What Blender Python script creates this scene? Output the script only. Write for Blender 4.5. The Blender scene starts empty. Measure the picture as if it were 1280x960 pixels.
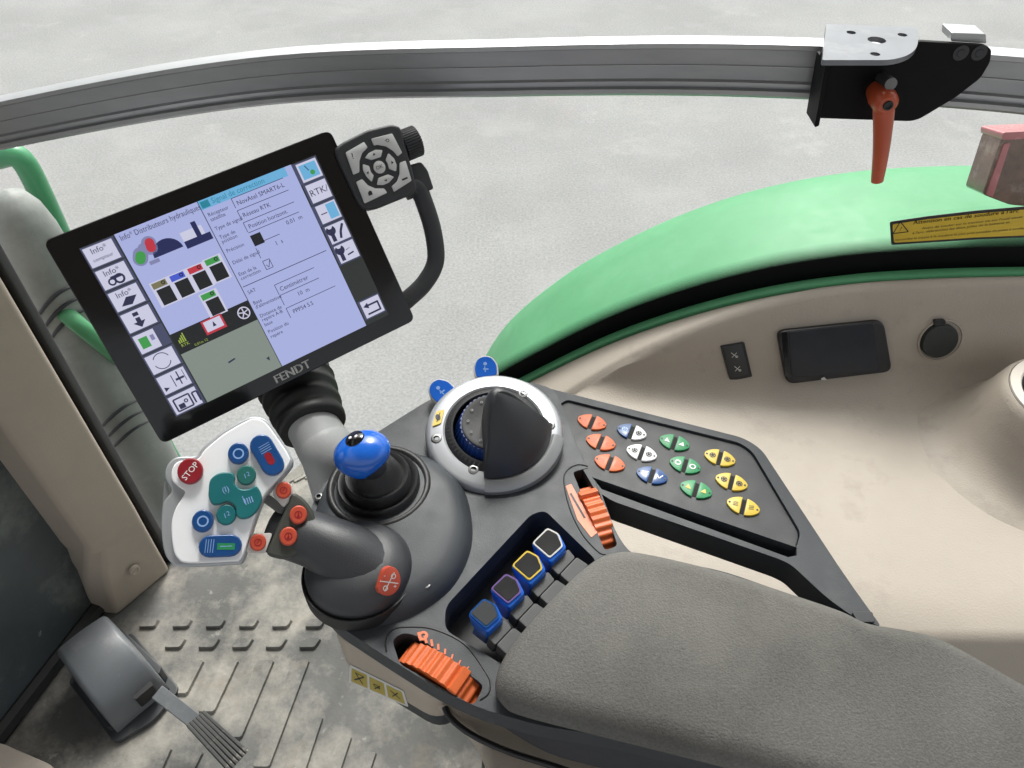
import bpy, bmesh, math, random
from mathutils import Vector, Matrix
random.seed(7)
R = math.radians
SC = bpy.context.scene
COL = SC.collection
# ------------------------------------------------------------------ camera, sky, sun, exposure
CAM = Vector((0, 0, 1.35)); K = 961.0; S = math.sqrt(.5)
cd = bpy.data.cameras.new('camera'); cam = bpy.data.objects.new('camera', cd); COL.objects.link(cam)
cam.location = CAM; cam.rotation_euler = (R(45), 0, 0)
cd.sensor_width = 36; cd.lens = 36 * K / 1280; cd.clip_start = .02; cd.clip_end = 400
SC.camera = cam
EXPO = 1.1
SUN_EL, SUN_AZ = 52, 5      # sun stands high, out beyond the side window and a little to the rear
w = bpy.data.worlds.new('World'); SC.world = w; w.use_nodes = True
nt = w.node_tree; bg = nt.nodes['Background']
sky = nt.nodes.new('ShaderNodeTexSky'); sky.sky_type = 'NISHITA'; sky.sun_disc = False
sky.sun_elevation = R(SUN_EL); sky.sun_rotation = R(SUN_AZ); sky.dust_density = 6; sky.air_density = 1.5
hs = nt.nodes.new('ShaderNodeHueSaturation'); hs.inputs['Saturation'].default_value = .18   # overcast: almost colourless
nt.links.new(sky.outputs[0], hs.inputs['Color']); nt.links.new(hs.outputs[0], bg.inputs[0])
bg.inputs[1].default_value = .115
sd = bpy.data.lights.new('sun', 'SUN'); sd.energy = 1.35; sd.angle = R(16); sd.color = (1, .97, .92)
so = bpy.data.objects.new('sun', sd); COL.objects.link(so)
az, el = R(SUN_AZ), R(SUN_EL)
sdir = Vector((math.sin(az) * math.cos(el), math.cos(az) * math.cos(el), math.sin(el)))
so.rotation_euler = sdir.to_track_quat('Z', 'Y').to_euler(); so.location = (0, 0, 6)
vs = SC.view_settings; vs.view_transform = 'Standard'; vs.look = 'None'; vs.exposure = EXPO; vs.gamma = 1

# ------------------------------------------------------------------ materials
MATS = {}
def mat(name, col, rough=.5, metal=0., bump=0., bscale=600, var=.12, vscale=14, dirt=None, spec=.5,
        emis=0, coat=0, trans=0, alpha=1, streak=None, mid=None):
    m = bpy.data.materials.new(name); m.use_nodes = True; MATS[name] = m
    t = m.node_tree; p = t.nodes['Principled BSDF']; L = t.links.new
    p.inputs['Roughness'].default_value = rough; p.inputs['Metallic'].default_value = metal
    p.inputs['Specular IOR Level'].default_value = spec; p.inputs['Coat Weight'].default_value = coat
    p.inputs['Transmission Weight'].default_value = trans; p.inputs['Alpha'].default_value = alpha
    tc = t.nodes.new('ShaderNodeTexCoord'); src = tc.outputs['Object']
    if streak:
        mp = t.nodes.new('ShaderNodeMapping'); mp.inputs['Scale'].default_value = streak; L(src, mp.inputs[0]); src = mp.outputs[0]
    n = t.nodes.new('ShaderNodeTexNoise'); n.inputs['Scale'].default_value = vscale; n.inputs['Detail'].default_value = 6
    n.inputs['Roughness'].default_value = .62
    L(src, n.inputs['Vector'])
    r = t.nodes.new('ShaderNodeValToRGB'); r.color_ramp.elements[0].position = .3; r.color_ramp.elements[1].position = .7
    r.color_ramp.elements[0].color = [c * (1 - var) for c in col] + [1]
    r.color_ramp.elements[1].color = [min(1, c * (1 + var)) for c in col] + [1]
    L(n.outputs[0], r.inputs[0]); out = r.outputs[0]
    if mid:
        n4 = t.nodes.new('ShaderNodeTexNoise'); n4.inputs['Scale'].default_value = mid[1]; n4.inputs['Detail'].default_value = 3
        L(tc.outputs['Object'], n4.inputs['Vector'])
        r4 = t.nodes.new('ShaderNodeValToRGB'); r4.color_ramp.elements[0].position = .36; r4.color_ramp.elements[1].position = .64
        a = mid[2]; r4.color_ramp.elements[0].color = (1 - a, 1 - a, 1 - a, 1); r4.color_ramp.elements[1].color = (1 + a, 1 + a, 1 + a, 1)
        L(n4.outputs[0], r4.inputs[0])
        mx = t.nodes.new('ShaderNodeMix'); mx.data_type = 'RGBA'; mx.blend_type = 'MULTIPLY'; mx.inputs[0].default_value = 1
        L(out, mx.inputs[6]); L(r4.outputs[0], mx.inputs[7]); out = mx.outputs[2]
    if dirt:
        for k, (dc, lo, hi, ds) in enumerate(dirt):
            n2 = t.nodes.new('ShaderNodeTexNoise'); n2.inputs['Scale'].default_value = ds; n2.inputs['Detail'].default_value = 8
            n2.inputs['Roughness'].default_value = .7
            ad = t.nodes.new('ShaderNodeVectorMath'); ad.inputs[1].default_value = (3.1 * k + 1.7, 5.3 * k, 2.2); L(tc.outputs['Object'], ad.inputs[0]); L(ad.outputs[0], n2.inputs['Vector'])
            mr = t.nodes.new('ShaderNodeMapRange'); mr.inputs[1].default_value = lo; mr.inputs[2].default_value = hi; L(n2.outputs[0], mr.inputs[0])
            mx = t.nodes.new('ShaderNodeMix'); mx.data_type = 'RGBA'
            L(mr.outputs[0], mx.inputs[0]); L(out, mx.inputs[6]); mx.inputs[7].default_value = list(dc) + [1]; out = mx.outputs[2]
    L(out, p.inputs['Base Color'])
    if emis:
        L(out, p.inputs['Emission Color']); p.inputs['Emission Strength'].default_value = emis
    # gentle roughness wear
    n5 = t.nodes.new('ShaderNodeTexNoise'); n5.inputs['Scale'].default_value = 45; n5.inputs['Detail'].default_value = 5; L(tc.outputs['Object'], n5.inputs['Vector'])
    mr = t.nodes.new('ShaderNodeMapRange'); mr.inputs[3].default_value = max(.02, rough - .1); mr.inputs[4].default_value = min(1, rough + .1)
    L(n5.outputs[0], mr.inputs[0]); L(mr.outputs[0], p.inputs['Roughness'])
    if bump:
        n3 = t.nodes.new('ShaderNodeTexNoise'); n3.inputs['Scale'].default_value = bscale; n3.inputs['Detail'].default_value = 3
        L(tc.outputs['Object'], n3.inputs['Vector'])
        b = t.nodes.new('ShaderNodeBump'); b.inputs['Strength'].default_value = bump; b.inputs['Distance'].default_value = .002
        L(n3.outputs[0], b.inputs['Height']); L(b.outputs[0], p.inputs['Normal'])
    return m

DUST = (.36, .33, .29)
mat('asphalt', (.235, .237, .233), .9, bump=.6, bscale=90, var=.24, vscale=60, mid=(0, .9, .07), dirt=[((.29, .29, .285), .5, .9, 2.5), ((.13, .13, .13), .62, .74, 40), ((.34, .34, .33), .6, .8, 1.3)])
mat('shell', (.037, .042, .049), .52, spec=.4, bump=.12, bscale=900, var=.08, dirt=[((.11, .112, .112), .55, .95, 7), ((.15, .15, .145), .69, .76, 85)])
mat('shell_low', (.03, .032, .038), .55, bump=.12, bscale=900, var=.1)
mat('grip', (.032, .034, .039), .44, bump=.15, bscale=1200, var=.08, dirt=[((.09, .09, .088), .6, 1, 9)])
mat('olive', (.05, .053, .045), .55, bump=.15, bscale=1200, var=.1)
mat('rubber', (.014, .014, .015), .5, bump=.1, bscale=500, var=.2)
mat('black', (.010, .010, .012), .38, var=.15, bump=.05)
mat('recess', (.009, .009, .011), .6, var=.15)
mat('matte_black', (.004, .004, .005), .55, var=.1, spec=.15)
mat('gloss_black', (.004, .004, .005), .12, var=.1)
mat('silver', (.43, .445, .47), .36, .4, var=.04, bump=.03, bscale=900)
mat('silver_dark', (.30, .31, .32), .4, .35, var=.06, dirt=[((.13, .13, .13), .62, .8, 60)])
mat('steel', (.45, .45, .44), .3, .9, var=.15)
mat('alu', (.42, .43, .45), .34, .75, var=.1, vscale=30, streak=(.15, 1, 1), dirt=[((.25, .25, .25), .6, .85, 14)])
mat('alu_light', (.42, .43, .44), .42, .6, var=.05, vscale=30)
mat('alu_dark', (.37, .38, .395), .42, .6, var=.12, vscale=26, streak=(.12, 1, 1))
mat('blue', (.005, .062, .225), .3, var=.08, coat=.3)
mat('blue_bright', (.008, .12, .58), .22, var=.06, coat=.5)
mat('blue_dark', (.01, .045, .22), .35, var=.1, coat=.2)
mat('blue_pale', (.25, .42, .75), .4, var=.1)
mat('teal', (.006, .14, .155), .42, var=.1)
mat('green_btn', (.012, .13, .115), .42, var=.1)
mat('red', (.27, .010, .02), .38, var=.1)
mat('orange', (.62, .125, .03), .45, var=.12, dirt=[((.38, .085, .03), .6, .85, 60)])
mat('button_orange', (.5, .07, .035), .42, var=.1)
mat('orange_pale', (.75, .22, .12), .5, var=.15)
mat('yellow', (.66, .47, .05), .45, var=.1)
mat('green_key', (.02, .25, .09), .45, var=.1)
mat('white', (.8, .8, .8), .45, var=.05)
mat('off_white', (.62, .62, .6), .5, var=.06)
mat('key_white', (.56, .57, .57), .5, var=.05)
mat('purple', (.14, .08, .26), .4, var=.1)
mat('ink', (.012, .012, .014), .5, var=.1)
mat('screw', (.17, .17, .17), .35, .8, var=.2)
mat('keypad', (.03, .032, .036), .55, bump=.1, bscale=900, var=.1)
mat('beige', (.385, .34, .288), .58, bump=.22, bscale=420, var=.05, vscale=5, dirt=[((.33, .29, .245), .55, .9, 3), ((.14, .115, .1), .70, .77, 38), ((.3, .26, .22), .55, .75, 11)])
mat('beige_pillar', (.41, .352, .292), .55, bump=.2, bscale=420, var=.06, vscale=5, dirt=[((.33, .283, .236), .55, .85, 6), ((.5, .45, .38), .72, .8, 50)])
mat('beige_rim', (.6, .55, .49), .5, var=.05)
mat('grey_column', (.23, .25, .235), .6, bump=.15, bscale=300, var=.12, vscale=9, dirt=[((.33, .35, .33), .5, .75, 8), ((.4, .42, .38), .75, .79, 40)])
mat('grey_post', (.4, .41, .41), .5, bump=.1, var=.06)
mat('hood', (.13, .14, .15), .4, bump=.1, bscale=500, var=.08, dirt=[((.3, .29, .27), .56, .85, 8)])
mat('hood_dark', (.035, .038, .042), .5, var=.1, dirt=[((.2, .18, .16), .58, .85, 12)])
mat('floor_mat', (.105, .105, .10), .8, bump=.4, bscale=160, var=.18, vscale=12, mid=(0, 5, .14), dirt=[((.34, .32, .28), .44, .68, 6), ((.19, .165, .13), .56, .76, 9), ((.36, .35, .325), .63, .77, 28)])
mat('front_panel', (.06, .072, .078), .45, bump=.1, bscale=120, var=.25, vscale=5, dirt=[((.22, .24, .225), .47, .72, 4.5), ((.4, .4, .36), .66, .76, 30)])
mat('green_paint', (.085, .295, .14), .5, var=.05, spec=.3, dirt=[((.15, .37, .21), .5, .9, 3), ((.2, .32, .22), .68, .76, 30)])
mat('green_rail', (.06, .29, .13), .35, var=.08, coat=.3)
mat('fabric', (.14, .137, .129), .95, bump=.6, bscale=620, var=.2, vscale=420, spec=.15, mid=(0, 6, .17),
    dirt=[((.2, .194, .175), .5, .8, 5), ((.06, .058, .055), .68, .76, 17), ((.15, .138, .09), .64, .85, 4.5)])
mat('lamp_red', (.5, .16, .17), .25, var=.15, coat=.5)
mat('lamp_body', (.16, .085, .06), .2, var=.45, vscale=28, coat=.8, dirt=[((.45, .34, .28), .55, .8, 22)])
mat('sticker_yellow', (.62, .43, .03), .45, var=.08)
mat('pedal_pad', (.1, .1, .098), .5, .3, var=.2, dirt=[((.42, .39, .34), .55, .66, 26)])
mat('box_beige', (.42, .365, .3), .55, bump=.15, var=.08, dirt=[((.22, .19, .16), .55, .9, 9)])
mat('seat_panel', (.16, .165, .16), .6, bump=.15, var=.1)
EM = .5 ** EXPO
def scr(name, srgb, e=1.0):
    lin = [((c / 255 + .055) / 1.055) ** 2.4 if c > 10 else c / 255 / 12.92 for c in srgb]
    m = bpy.data.materials.new(name); m.use_nodes = True; MATS[name] = m
    p = m.node_tree.nodes['Principled BSDF']; p.inputs['Base Color'].default_value = (.01, .01, .012, 1)
    p.inputs['Roughness'].default_value = .35; p.inputs['Specular IOR Level'].default_value = .3
    p.inputs['Emission Color'].default_value = lin + [1]; p.inputs['Emission Strength'].default_value = e * EM
    return m
for nme, c in dict(s_lav=(166, 174, 220), s_tile=(200, 200, 222), s_frame=(70, 74, 100), s_dark=(30, 32, 34), s_map=(128, 138, 130), s_ink=(44, 46, 74), s_mid=(92, 94, 140),
                   s_cyan=(106, 172, 214), s_teal=(40, 128, 150), s_red=(186, 52, 66), s_green=(64, 150, 74), s_navy=(36, 40, 84), s_olive=(120, 114, 84), s_blue=(70, 90, 200),
                   s_white=(228, 226, 232), s_lime=(150, 170, 70), s_side=(44, 48, 46), s_gry=(128, 130, 170)).items():
    scr(nme, c)
# window glass: clear with a mirror-like share that grows at a slant
def glass_mat():
    m = bpy.data.materials.new('window_glass'); m.use_nodes = True; MATS['window_glass'] = m
    t = m.node_tree; t.nodes.remove(t.nodes['Principled BSDF']); out = t.nodes['Material Output']
    tr = t.nodes.new('ShaderNodeBsdfTransparent'); tr.inputs[0].default_value = (.965, .985, .975, 1)
    gl = t.nodes.new('ShaderNodeBsdfGlossy'); gl.inputs['Roughness'].default_value = .02
    lw = t.nodes.new('ShaderNodeLayerWeight'); lw.inputs[0].default_value = .5
    pw = t.nodes.new('ShaderNodeMath'); pw.operation = 'POWER'; pw.inputs[1].default_value = 5; t.links.new(lw.outputs['Facing'], pw.inputs[0])
    ma = t.nodes.new('ShaderNodeMath'); ma.operation = 'MULTIPLY_ADD'; ma.inputs[1].default_value = .8; ma.inputs[2].default_value = .035; t.links.new(pw.outputs[0], ma.inputs[0])
    mx = t.nodes.new('ShaderNodeMixShader'); t.links.new(ma.outputs[0], mx.inputs[0]); t.links.new(tr.outputs[0], mx.inputs[1]); t.links.new(gl.outputs[0], mx.inputs[2])
    t.links.new(mx.outputs[0], out.inputs[0])
glass_mat()
def frit_mat():     # black enamel border printed on the glass; it breaks up into dots towards its upper edge
    m = bpy.data.materials.new('frit'); m.use_nodes = True; MATS['frit'] = m
    t = m.node_tree; p = t.nodes['Principled BSDF']; L = t.links.new
    p.inputs['Base Color'].default_value = (.004, .004, .005, 1); p.inputs['Roughness'].default_value = .6; p.inputs['Specular IOR Level'].default_value = .08
    uv = t.nodes.new('ShaderNodeUVMap'); sp = t.nodes.new('ShaderNodeSeparateXYZ'); L(uv.outputs[0], sp.inputs[0])
    mp = t.nodes.new('ShaderNodeMapping'); mp.inputs['Scale'].default_value = (1500, 40, 1); L(uv.outputs[0], mp.inputs[0])
    n = t.nodes.new('ShaderNodeTexNoise'); n.inputs['Scale'].default_value = 1; n.inputs['Detail'].default_value = 2; L(mp.outputs[0], n.inputs['Vector'])
    a = t.nodes.new('ShaderNodeMath'); a.operation = 'MULTIPLY_ADD'; a.inputs[1].default_value = .14; L(n.outputs[0], a.inputs[0]); L(sp.outputs[1], a.inputs[2])
    mr = t.nodes.new('ShaderNodeMapRange'); mr.inputs[1].default_value = .70; mr.inputs[2].default_value = 1.07; mr.inputs[3].default_value = 1; mr.inputs[4].default_value = 0
    L(a.outputs[0], mr.inputs[0]); L(mr.outputs[0], p.inputs['Alpha'])
frit_mat()

# ------------------------------------------------------------------ measuring and mesh helpers
def ray(px, py):
    a = (480 - py) / K
    return Vector(((px - 640) / K, S * (1 + a), -S * (1 - a)))
def at(px, py, z):
    d = ray(px, py); return CAM + d * ((z - CAM.z) / d.z)
def atd(px, py, dep): return CAM + ray(px, py) * dep
def aty(px, py, y):
    d = ray(px, py); return CAM + d * (y / d.y)
class Frame:
    def __init__(s, o, n, xdir=(1, 0, 0)):
        s.o = Vector(o); s.z = Vector(n).normalized(); x = Vector(xdir); x = (x - s.z * x.dot(s.z)).normalized()
        s.x = x; s.y = s.z.cross(x)
        s.M = Matrix((s.x.to_4d(), s.y.to_4d(), s.z.to_4d(), Vector((0, 0, 0, 1)))).transposed(); s.M.translation = s.o
        for i in range(3): s.M[3][i] = 0
        s.M[3][3] = 1
    def uv(s, px, py, dz=0):
        d = ray(px, py); o = s.o + s.z * dz; t = (o - CAM).dot(s.z) / d.dot(s.z); p = CAM + d * t - o
        return (p.dot(s.x), p.dot(s.y))
    def pts(s, L, dz=0): return [s.uv(x, y, dz) for x, y in L]
    def w(s, u, v, z=0): return s.o + s.x * u + s.y * v + s.z * z
    def loc(s, p):
        q = Vector(p) - s.o; return Vector((q.dot(s.x), q.dot(s.y), q.dot(s.z)))
def ccw(p):
    a = sum(p[i][0] * p[(i + 1) % len(p)][1] - p[(i + 1) % len(p)][0] * p[i][1] for i in range(len(p)))
    return list(p) if a > 0 else list(reversed(p))
def rpoly(p, r, n=4):
    out = []; N = len(p)
    for i in range(N):
        rr = r[i] if isinstance(r, (list, tuple)) else r
        P, A, B_ = Vector(p[i][:2]), Vector(p[i - 1][:2]), Vector(p[(i + 1) % N][:2])
        a, b = A - P, B_ - P; q = min(rr, a.length * .45, b.length * .45)
        a = P + a.normalized() * q; b = P + b.normalized() * q
        for k in range(n + 1):
            t = k / n; out.append(tuple(a * (1 - t) ** 2 + P * 2 * t * (1 - t) + b * t * t))
    return out
def spl(P, n=6, closed=False):
    P = [Vector(p) for p in P]; N = len(P); out = []
    for i in range(N if closed else N - 1):
        g = (lambda k: P[k % N]) if closed else (lambda k: P[max(0, min(N - 1, k))])
        a, b, c, d = g(i - 1), g(i), g(i + 1), g(i + 2)
        for k in range(n):
            t = k / n
            out.append(.5 * ((2 * b) + (c - a) * t + (2 * a - 5 * b + 4 * c - d) * t * t + (3 * b - a - 3 * c + d) * t ** 3))
    if not closed: out.append(P[-1])
    return out
def spl2(P, n=6): return [tuple(v) for v in spl([(x, y) for x, y in P], n, True)]
def ell(c, rx, ry, ang=0, n=24):
    ca, sa = math.cos(ang), math.sin(ang)
    return [(c[0] + rx * math.cos(t) * ca - ry * math.sin(t) * sa, c[1] + rx * math.cos(t) * sa + ry * math.sin(t) * ca) for t in [2 * math.pi * k / n for k in range(n)]]
def capsule(c, L, wd, ang, n=8):
    h = L / 2 - wd / 2; ca, sa = math.cos(ang), math.sin(ang); o = []
    for k in range(n + 1): t = -math.pi / 2 + math.pi * k / n; o.append((h + wd / 2 * math.cos(t), wd / 2 * math.sin(t)))
    for k in range(n + 1): t = math.pi / 2 + math.pi * k / n; o.append((-h + wd / 2 * math.cos(t), wd / 2 * math.sin(t)))
    return [(c[0] + x * ca - y * sa, c[1] + x * sa + y * ca) for x, y in o]
def shrink(p, d):
    cx = sum(q[0] for q in p) / len(p); cy = sum(q[1] for q in p) / len(p); out = []
    for x, y in p:
        v = Vector((x - cx, y - cy)); l = v.length; out.append((cx + v.x * (1 - d / max(l, 1e-6)), cy + v.y * (1 - d / max(l, 1e-6))))
    return out
class B:
    def __init__(s): s.bm = bmesh.new(); s.mi = 0
    def f(s, vs):
        try: q = s.bm.faces.new(vs)
        except ValueError: return None
        q.material_index = s.mi; q.smooth = True; return q
    def v(s, *c): return s.bm.verts.new(c)
    def prism(s, p, z0, z1, top=None):
        p = list(p); a = sum(p[i][0] * p[(i + 1) % len(p)][1] - p[(i + 1) % len(p)][0] * p[i][1] for i in range(len(p)))
        tp = list(top) if top else p
        if a < 0: p = p[::-1]; tp = tp[::-1]
        lo = [s.v(x, y, z0) for x, y in p]; hi = [s.v(x, y, z1) for x, y in tp]; n = len(p)
        s.f(hi); s.f(lo[::-1])
        for i in range(n): s.f((lo[i], lo[(i + 1) % n], hi[(i + 1) % n], hi[i]))
        return s
    def flat(s, p, z): s.f([s.v(x, y, z) for x, y in ccw(p)]); return s
    def rect(s, a, b, z): s.flat([(a[0], a[1]), (b[0], a[1]), (b[0], b[1]), (a[0], b[1])], z); return s
    def line(s, a, b, wd, z):
        a, b = Vector(a[:2]), Vector(b[:2]); d = (b - a)
        if d.length < 1e-7: return s
        n = Vector((-d.y, d.x)).normalized() * wd / 2
        return s.flat([tuple(a + n), tuple(a - n), tuple(b - n), tuple(b + n)], z)
    def ring(s, c, r0, r1, z, n=20, a0=0, a1=2 * math.pi):
        pr = None
        for k in range(n + 1):
            t = a0 + (a1 - a0) * k / n; cu = (s.v(c[0] + r0 * math.cos(t), c[1] + r0 * math.sin(t), z), s.v(c[0] + r1 * math.cos(t), c[1] + r1 * math.sin(t), z))
            if pr: s.f((pr[0], pr[1], cu[1], cu[0]))
            pr = cu
        return s
    def lathe(s, prof, c=(0, 0), n=32, a0=0., a1=None):
        full = a1 is None; a1 = 2 * math.pi if full else a1; cols = n if full else n + 1; rows = []
        for r, z in prof:
            if r < 1e-6: q = s.v(c[0], c[1], z); rows.append([q] * cols)
            else: rows.append([s.v(c[0] + r * math.cos(a0 + (a1 - a0) * k / n), c[1] + r * math.sin(a0 + (a1 - a0) * k / n), z) for k in range(cols)])
        for i in range(len(rows) - 1):
            for k in range(n):
                k2 = (k + 1) % cols; q = [rows[i][k], rows[i][k2], rows[i + 1][k2], rows[i + 1][k]]; u = []
                for x in q:
                    if x not in u: u.append(x)
                if len(u) > 2: s.f(u)
        return s
    def tube(s, path, rad, n=10, fx=1., up=None):
        path = [Vector(p) for p in path]; N = len(path); rows = []; px = None
        for i, p in enumerate(path):
            d = (path[min(i + 1, N - 1)] - path[max(i - 1, 0)]).normalized(); r = rad[i] if isinstance(rad, (list, tuple)) else rad
            if px is None:
                u = Vector(up) if up else (Vector((0, 0, 1)) if abs(d.z) < .9 else Vector((1, 0, 0))); px = d.cross(u).normalized()
            else: px = (px - d * px.dot(d)).normalized()
            py = d.cross(px)
            rows.append([s.bm.verts.new(p + px * (r * fx * math.cos(2 * math.pi * k / n)) + py * (r * math.sin(2 * math.pi * k / n))) for k in range(n)])
        for i in range(N - 1):
            for k in range(n): s.f((rows[i][k], rows[i][(k + 1) % n], rows[i + 1][(k + 1) % n], rows[i + 1][k]))
        s.f(rows[0][::-1]); s.f(rows[-1]); return s
    def loft(s, rows, cu=False, caps=False):
        V = [[s.bm.verts.new(p) for p in r] for r in rows]; n = len(V[0])
        for i in range(len(V) - 1):
            for k in range(n if cu else n - 1): s.f((V[i][k], V[i][(k + 1) % n], V[i + 1][(k + 1) % n], V[i + 1][k]))
        if caps: s.f(V[0][::-1]); s.f(V[-1])
        return V
    def text(s, body, size, pos, z=0, ang=0, align='CENTER', sx=1.):
        c = bpy.data.curves.new('t', 'FONT'); c.body = body; c.size = size; c.align_x = align; c.align_y = 'CENTER'; c.resolution_u = 2
        o = bpy.data.objects.new('t', c); me = bpy.data.meshes.new_from_object(o)
        M = Matrix.Translation((pos[0], pos[1], z)) @ Matrix.Rotation(ang, 4, 'Z') @ Matrix.Diagonal((sx, 1, 1, 1)); me.transform(M)
        old = set(s.bm.faces); s.bm.from_mesh(me)
        for q in s.bm.faces:
            if q not in old: q.material_index = s.mi
        bpy.data.objects.remove(o); bpy.data.curves.remove(c); bpy.data.meshes.remove(me); return s
    def bevel(s, off, seg=2, ang=32, sel=None):
        bmesh.ops.recalc_face_normals(s.bm, faces=s.bm.faces[:]); es = []
        for e in s.bm.edges:
            if len(e.link_faces) == 2 and e.calc_face_angle(0) > R(ang) and (sel is None or sel(e)): es.append(e)
        bmesh.ops.bevel(s.bm, geom=es, offset=off, segments=seg, profile=.5, affect='EDGES', clamp_overlap=True)
        for q in s.bm.faces: q.smooth = True
        return s
WM = {}
def put(name, b, mats, M=None, parent=None, label=None, cat=None, group=None, kind=None, sharp=38, wn=True, recalc=True, origin=True):
    M = M.copy() if M else Matrix.Identity(4)
    if recalc: bmesh.ops.recalc_face_normals(b.bm, faces=b.bm.faces[:])
    if origin and b.bm.verts:            # local origin at the middle of the piece
        xs = [v.co for v in b.bm.verts]; c = Vector([(min(q[i] for q in xs) + max(q[i] for q in xs)) / 2 for i in range(3)])
        bmesh.ops.translate(b.bm, verts=b.bm.verts[:], vec=-c); M = M @ Matrix.Translation(c)
    me = bpy.data.meshes.new(name); b.bm.to_mesh(me); b.bm.free()
    me.set_sharp_from_angle(angle=R(sharp))
    for m in (mats if isinstance(mats, (list, tuple)) else [mats]): me.materials.append(MATS[m])
    o = bpy.data.objects.new(name, me); COL.objects.link(o)
    if wn: q = o.modifiers.new('wn', 'WEIGHTED_NORMAL'); q.keep_sharp = True
    place(o, M, parent)
    tag(o, label, cat, group, kind); return o
def place(o, M, parent):
    WM[o] = M; o.matrix_basis = M
    if parent: o.parent = parent; o.matrix_parent_inverse = WM[parent].inverted()
def tag(o, label=None, cat=None, group=None, kind=None):
    for k, v in (('label', label), ('category', cat), ('group', group), ('kind', kind)):
        if v: o[k] = v
def thing(name, loc, label, cat, group=None):
    o = bpy.data.objects.new(name, None); COL.objects.link(o); o.empty_display_size = .03
    place(o, Matrix.Translation(Vector(loc)), None); tag(o, label, cat, group); return o
def cut(bm_a, cutters):
    "boolean difference of bmeshes, returns a new B"
    def tmp(bm):
        me = bpy.data.meshes.new('c'); bmesh.ops.recalc_face_normals(bm, faces=bm.faces[:]); bm.to_mesh(me); o = bpy.data.objects.new('c', me); COL.objects.link(o); return o
    a = tmp(bm_a.bm); cs = [tmp(c.bm) for c in cutters]
    for c in cs: q = a.modifiers.new('b', 'BOOLEAN'); q.object = c; q.operation = 'DIFFERENCE'; q.solver = 'EXACT'
    dg = bpy.context.evaluated_depsgraph_get(); me = bpy.data.meshes.new_from_object(a.evaluated_get(dg))
    out = B(); out.bm.from_mesh(me)
    for o in [a] + cs: bpy.data.objects.remove(o)
    bpy.data.meshes.remove(me)
    bmesh.ops.remove_doubles(out.bm, verts=out.bm.verts[:], dist=1e-5)
    bmesh.ops.dissolve_limit(out.bm, angle_limit=R(1), verts=out.bm.verts[:], edges=out.bm.edges[:])
    return out
def hf(px, py, z): o = at(px, py, z); return Frame((o.x, o.y, z), (0, 0, 1))
def screw(parent, fr, px, py, dz, r=.0055, name='screw'):
    c = fr.uv(px, py, dz); b = B()
    b.lathe([(r, dz - .002), (r, dz + .001), (r * .8, dz + .0025), (r * .5, dz + .0027)], c, 16)
    b.mi = 1; b.lathe([(r * .5, dz + .0027), (r * .45, dz + .0005), (0, dz + .0005)], c, 6)
    return put(name, b, ['screw', 'ink'], fr.M, parent)
#PARTS
# ================================================================== SETTING
b = B(); b.rect((-40, -30), (40, 50), 0); put('ground', b, 'asphalt', Matrix.Translation((0, 0, -1.6)), kind='structure', wn=False, origin=False)
# faint pale patches are left to the asphalt material
b = B(); b.prism(rpoly([(-.98, -.95), (1.3, -.95), (1.3, 1.0), (-.98, 1.0)], .08, 4), 1.78, 1.9); put('unseen_cab_roof', b, 'beige', None, kind='structure')  # roof out of view, added to shade the cab interior
# ---- cab floor with moulded rubber treads
FLO = Frame((-.5, .6, 0), (0, 0, 1))
fp = [(-.95, -.3), (.9, -.3), (.9, .84), (-.05, .88), (-.2, 1.135), (-.45, 1.135), (-.49, 1.075), (-.69, .86), (-.8, .73), (-.88, .5), (-.95, .2)]
b = B(); b.prism([(x + .5, y - .6) for x, y in fp], -.06, 0); floor = put('cab_floor', b, 'floor_mat', FLO.M, kind='structure', origin=False)
def tread(pxs, name, h=.0075):
    p = rpoly(FLO.pts(pxs), .003, 1); q = shrink(p, .0025); b = B(); b.prism(p, -.001, h, q); put(name, b, 'floor_mat', FLO.M, floor, wn=False, origin=False)
for k in range(6): x = 176 + 41.5 * k; tread([(x + 4, 775), (x + 25, 775), (x + 19, 786), (x - 3, 786)], 'tread_block')
for k in range(5): x = 208 + 42 * k; tread([(x + 4, 799), (x + 27, 799), (x + 19, 812), (x - 3, 812)], 'tread_block')
def strip(x0, x1, y0, x2, x3, y1, name='tread_rib'): tread([(x0, y0), (x1, y0), (x3, y1), (x2, y1)], name)
for x, y1, sl in ((236, 870, -.50), (279, 893, -.47), (323, 925, -.42), (367, 962, -.375)): strip(x, x + 21, 826, x + sl * (y1 - 826), x + 21 + sl * (y1 - 826), y1)
for x, y0, y1 in ((388, 897, 985), (424, 921, 985), (455, 940, 990)): strip(x, x + 17, y0, x - .34 * (y1 - y0), x + 17 - .33 * (y1 - y0), y1)
for k in range(4): x = 352 + 14 * k; tread([(x, 606 - 4 * k), (x + 26, 592 - 4 * k), (x + 27, 595 - 4 * k), (x + 1, 609 - 4 * k)], 'tread_rib', .004)
for x, y in ((244, 940), (205, 935)): strip(x, x + 12, y, x - 22, x - 10, 985)
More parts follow.
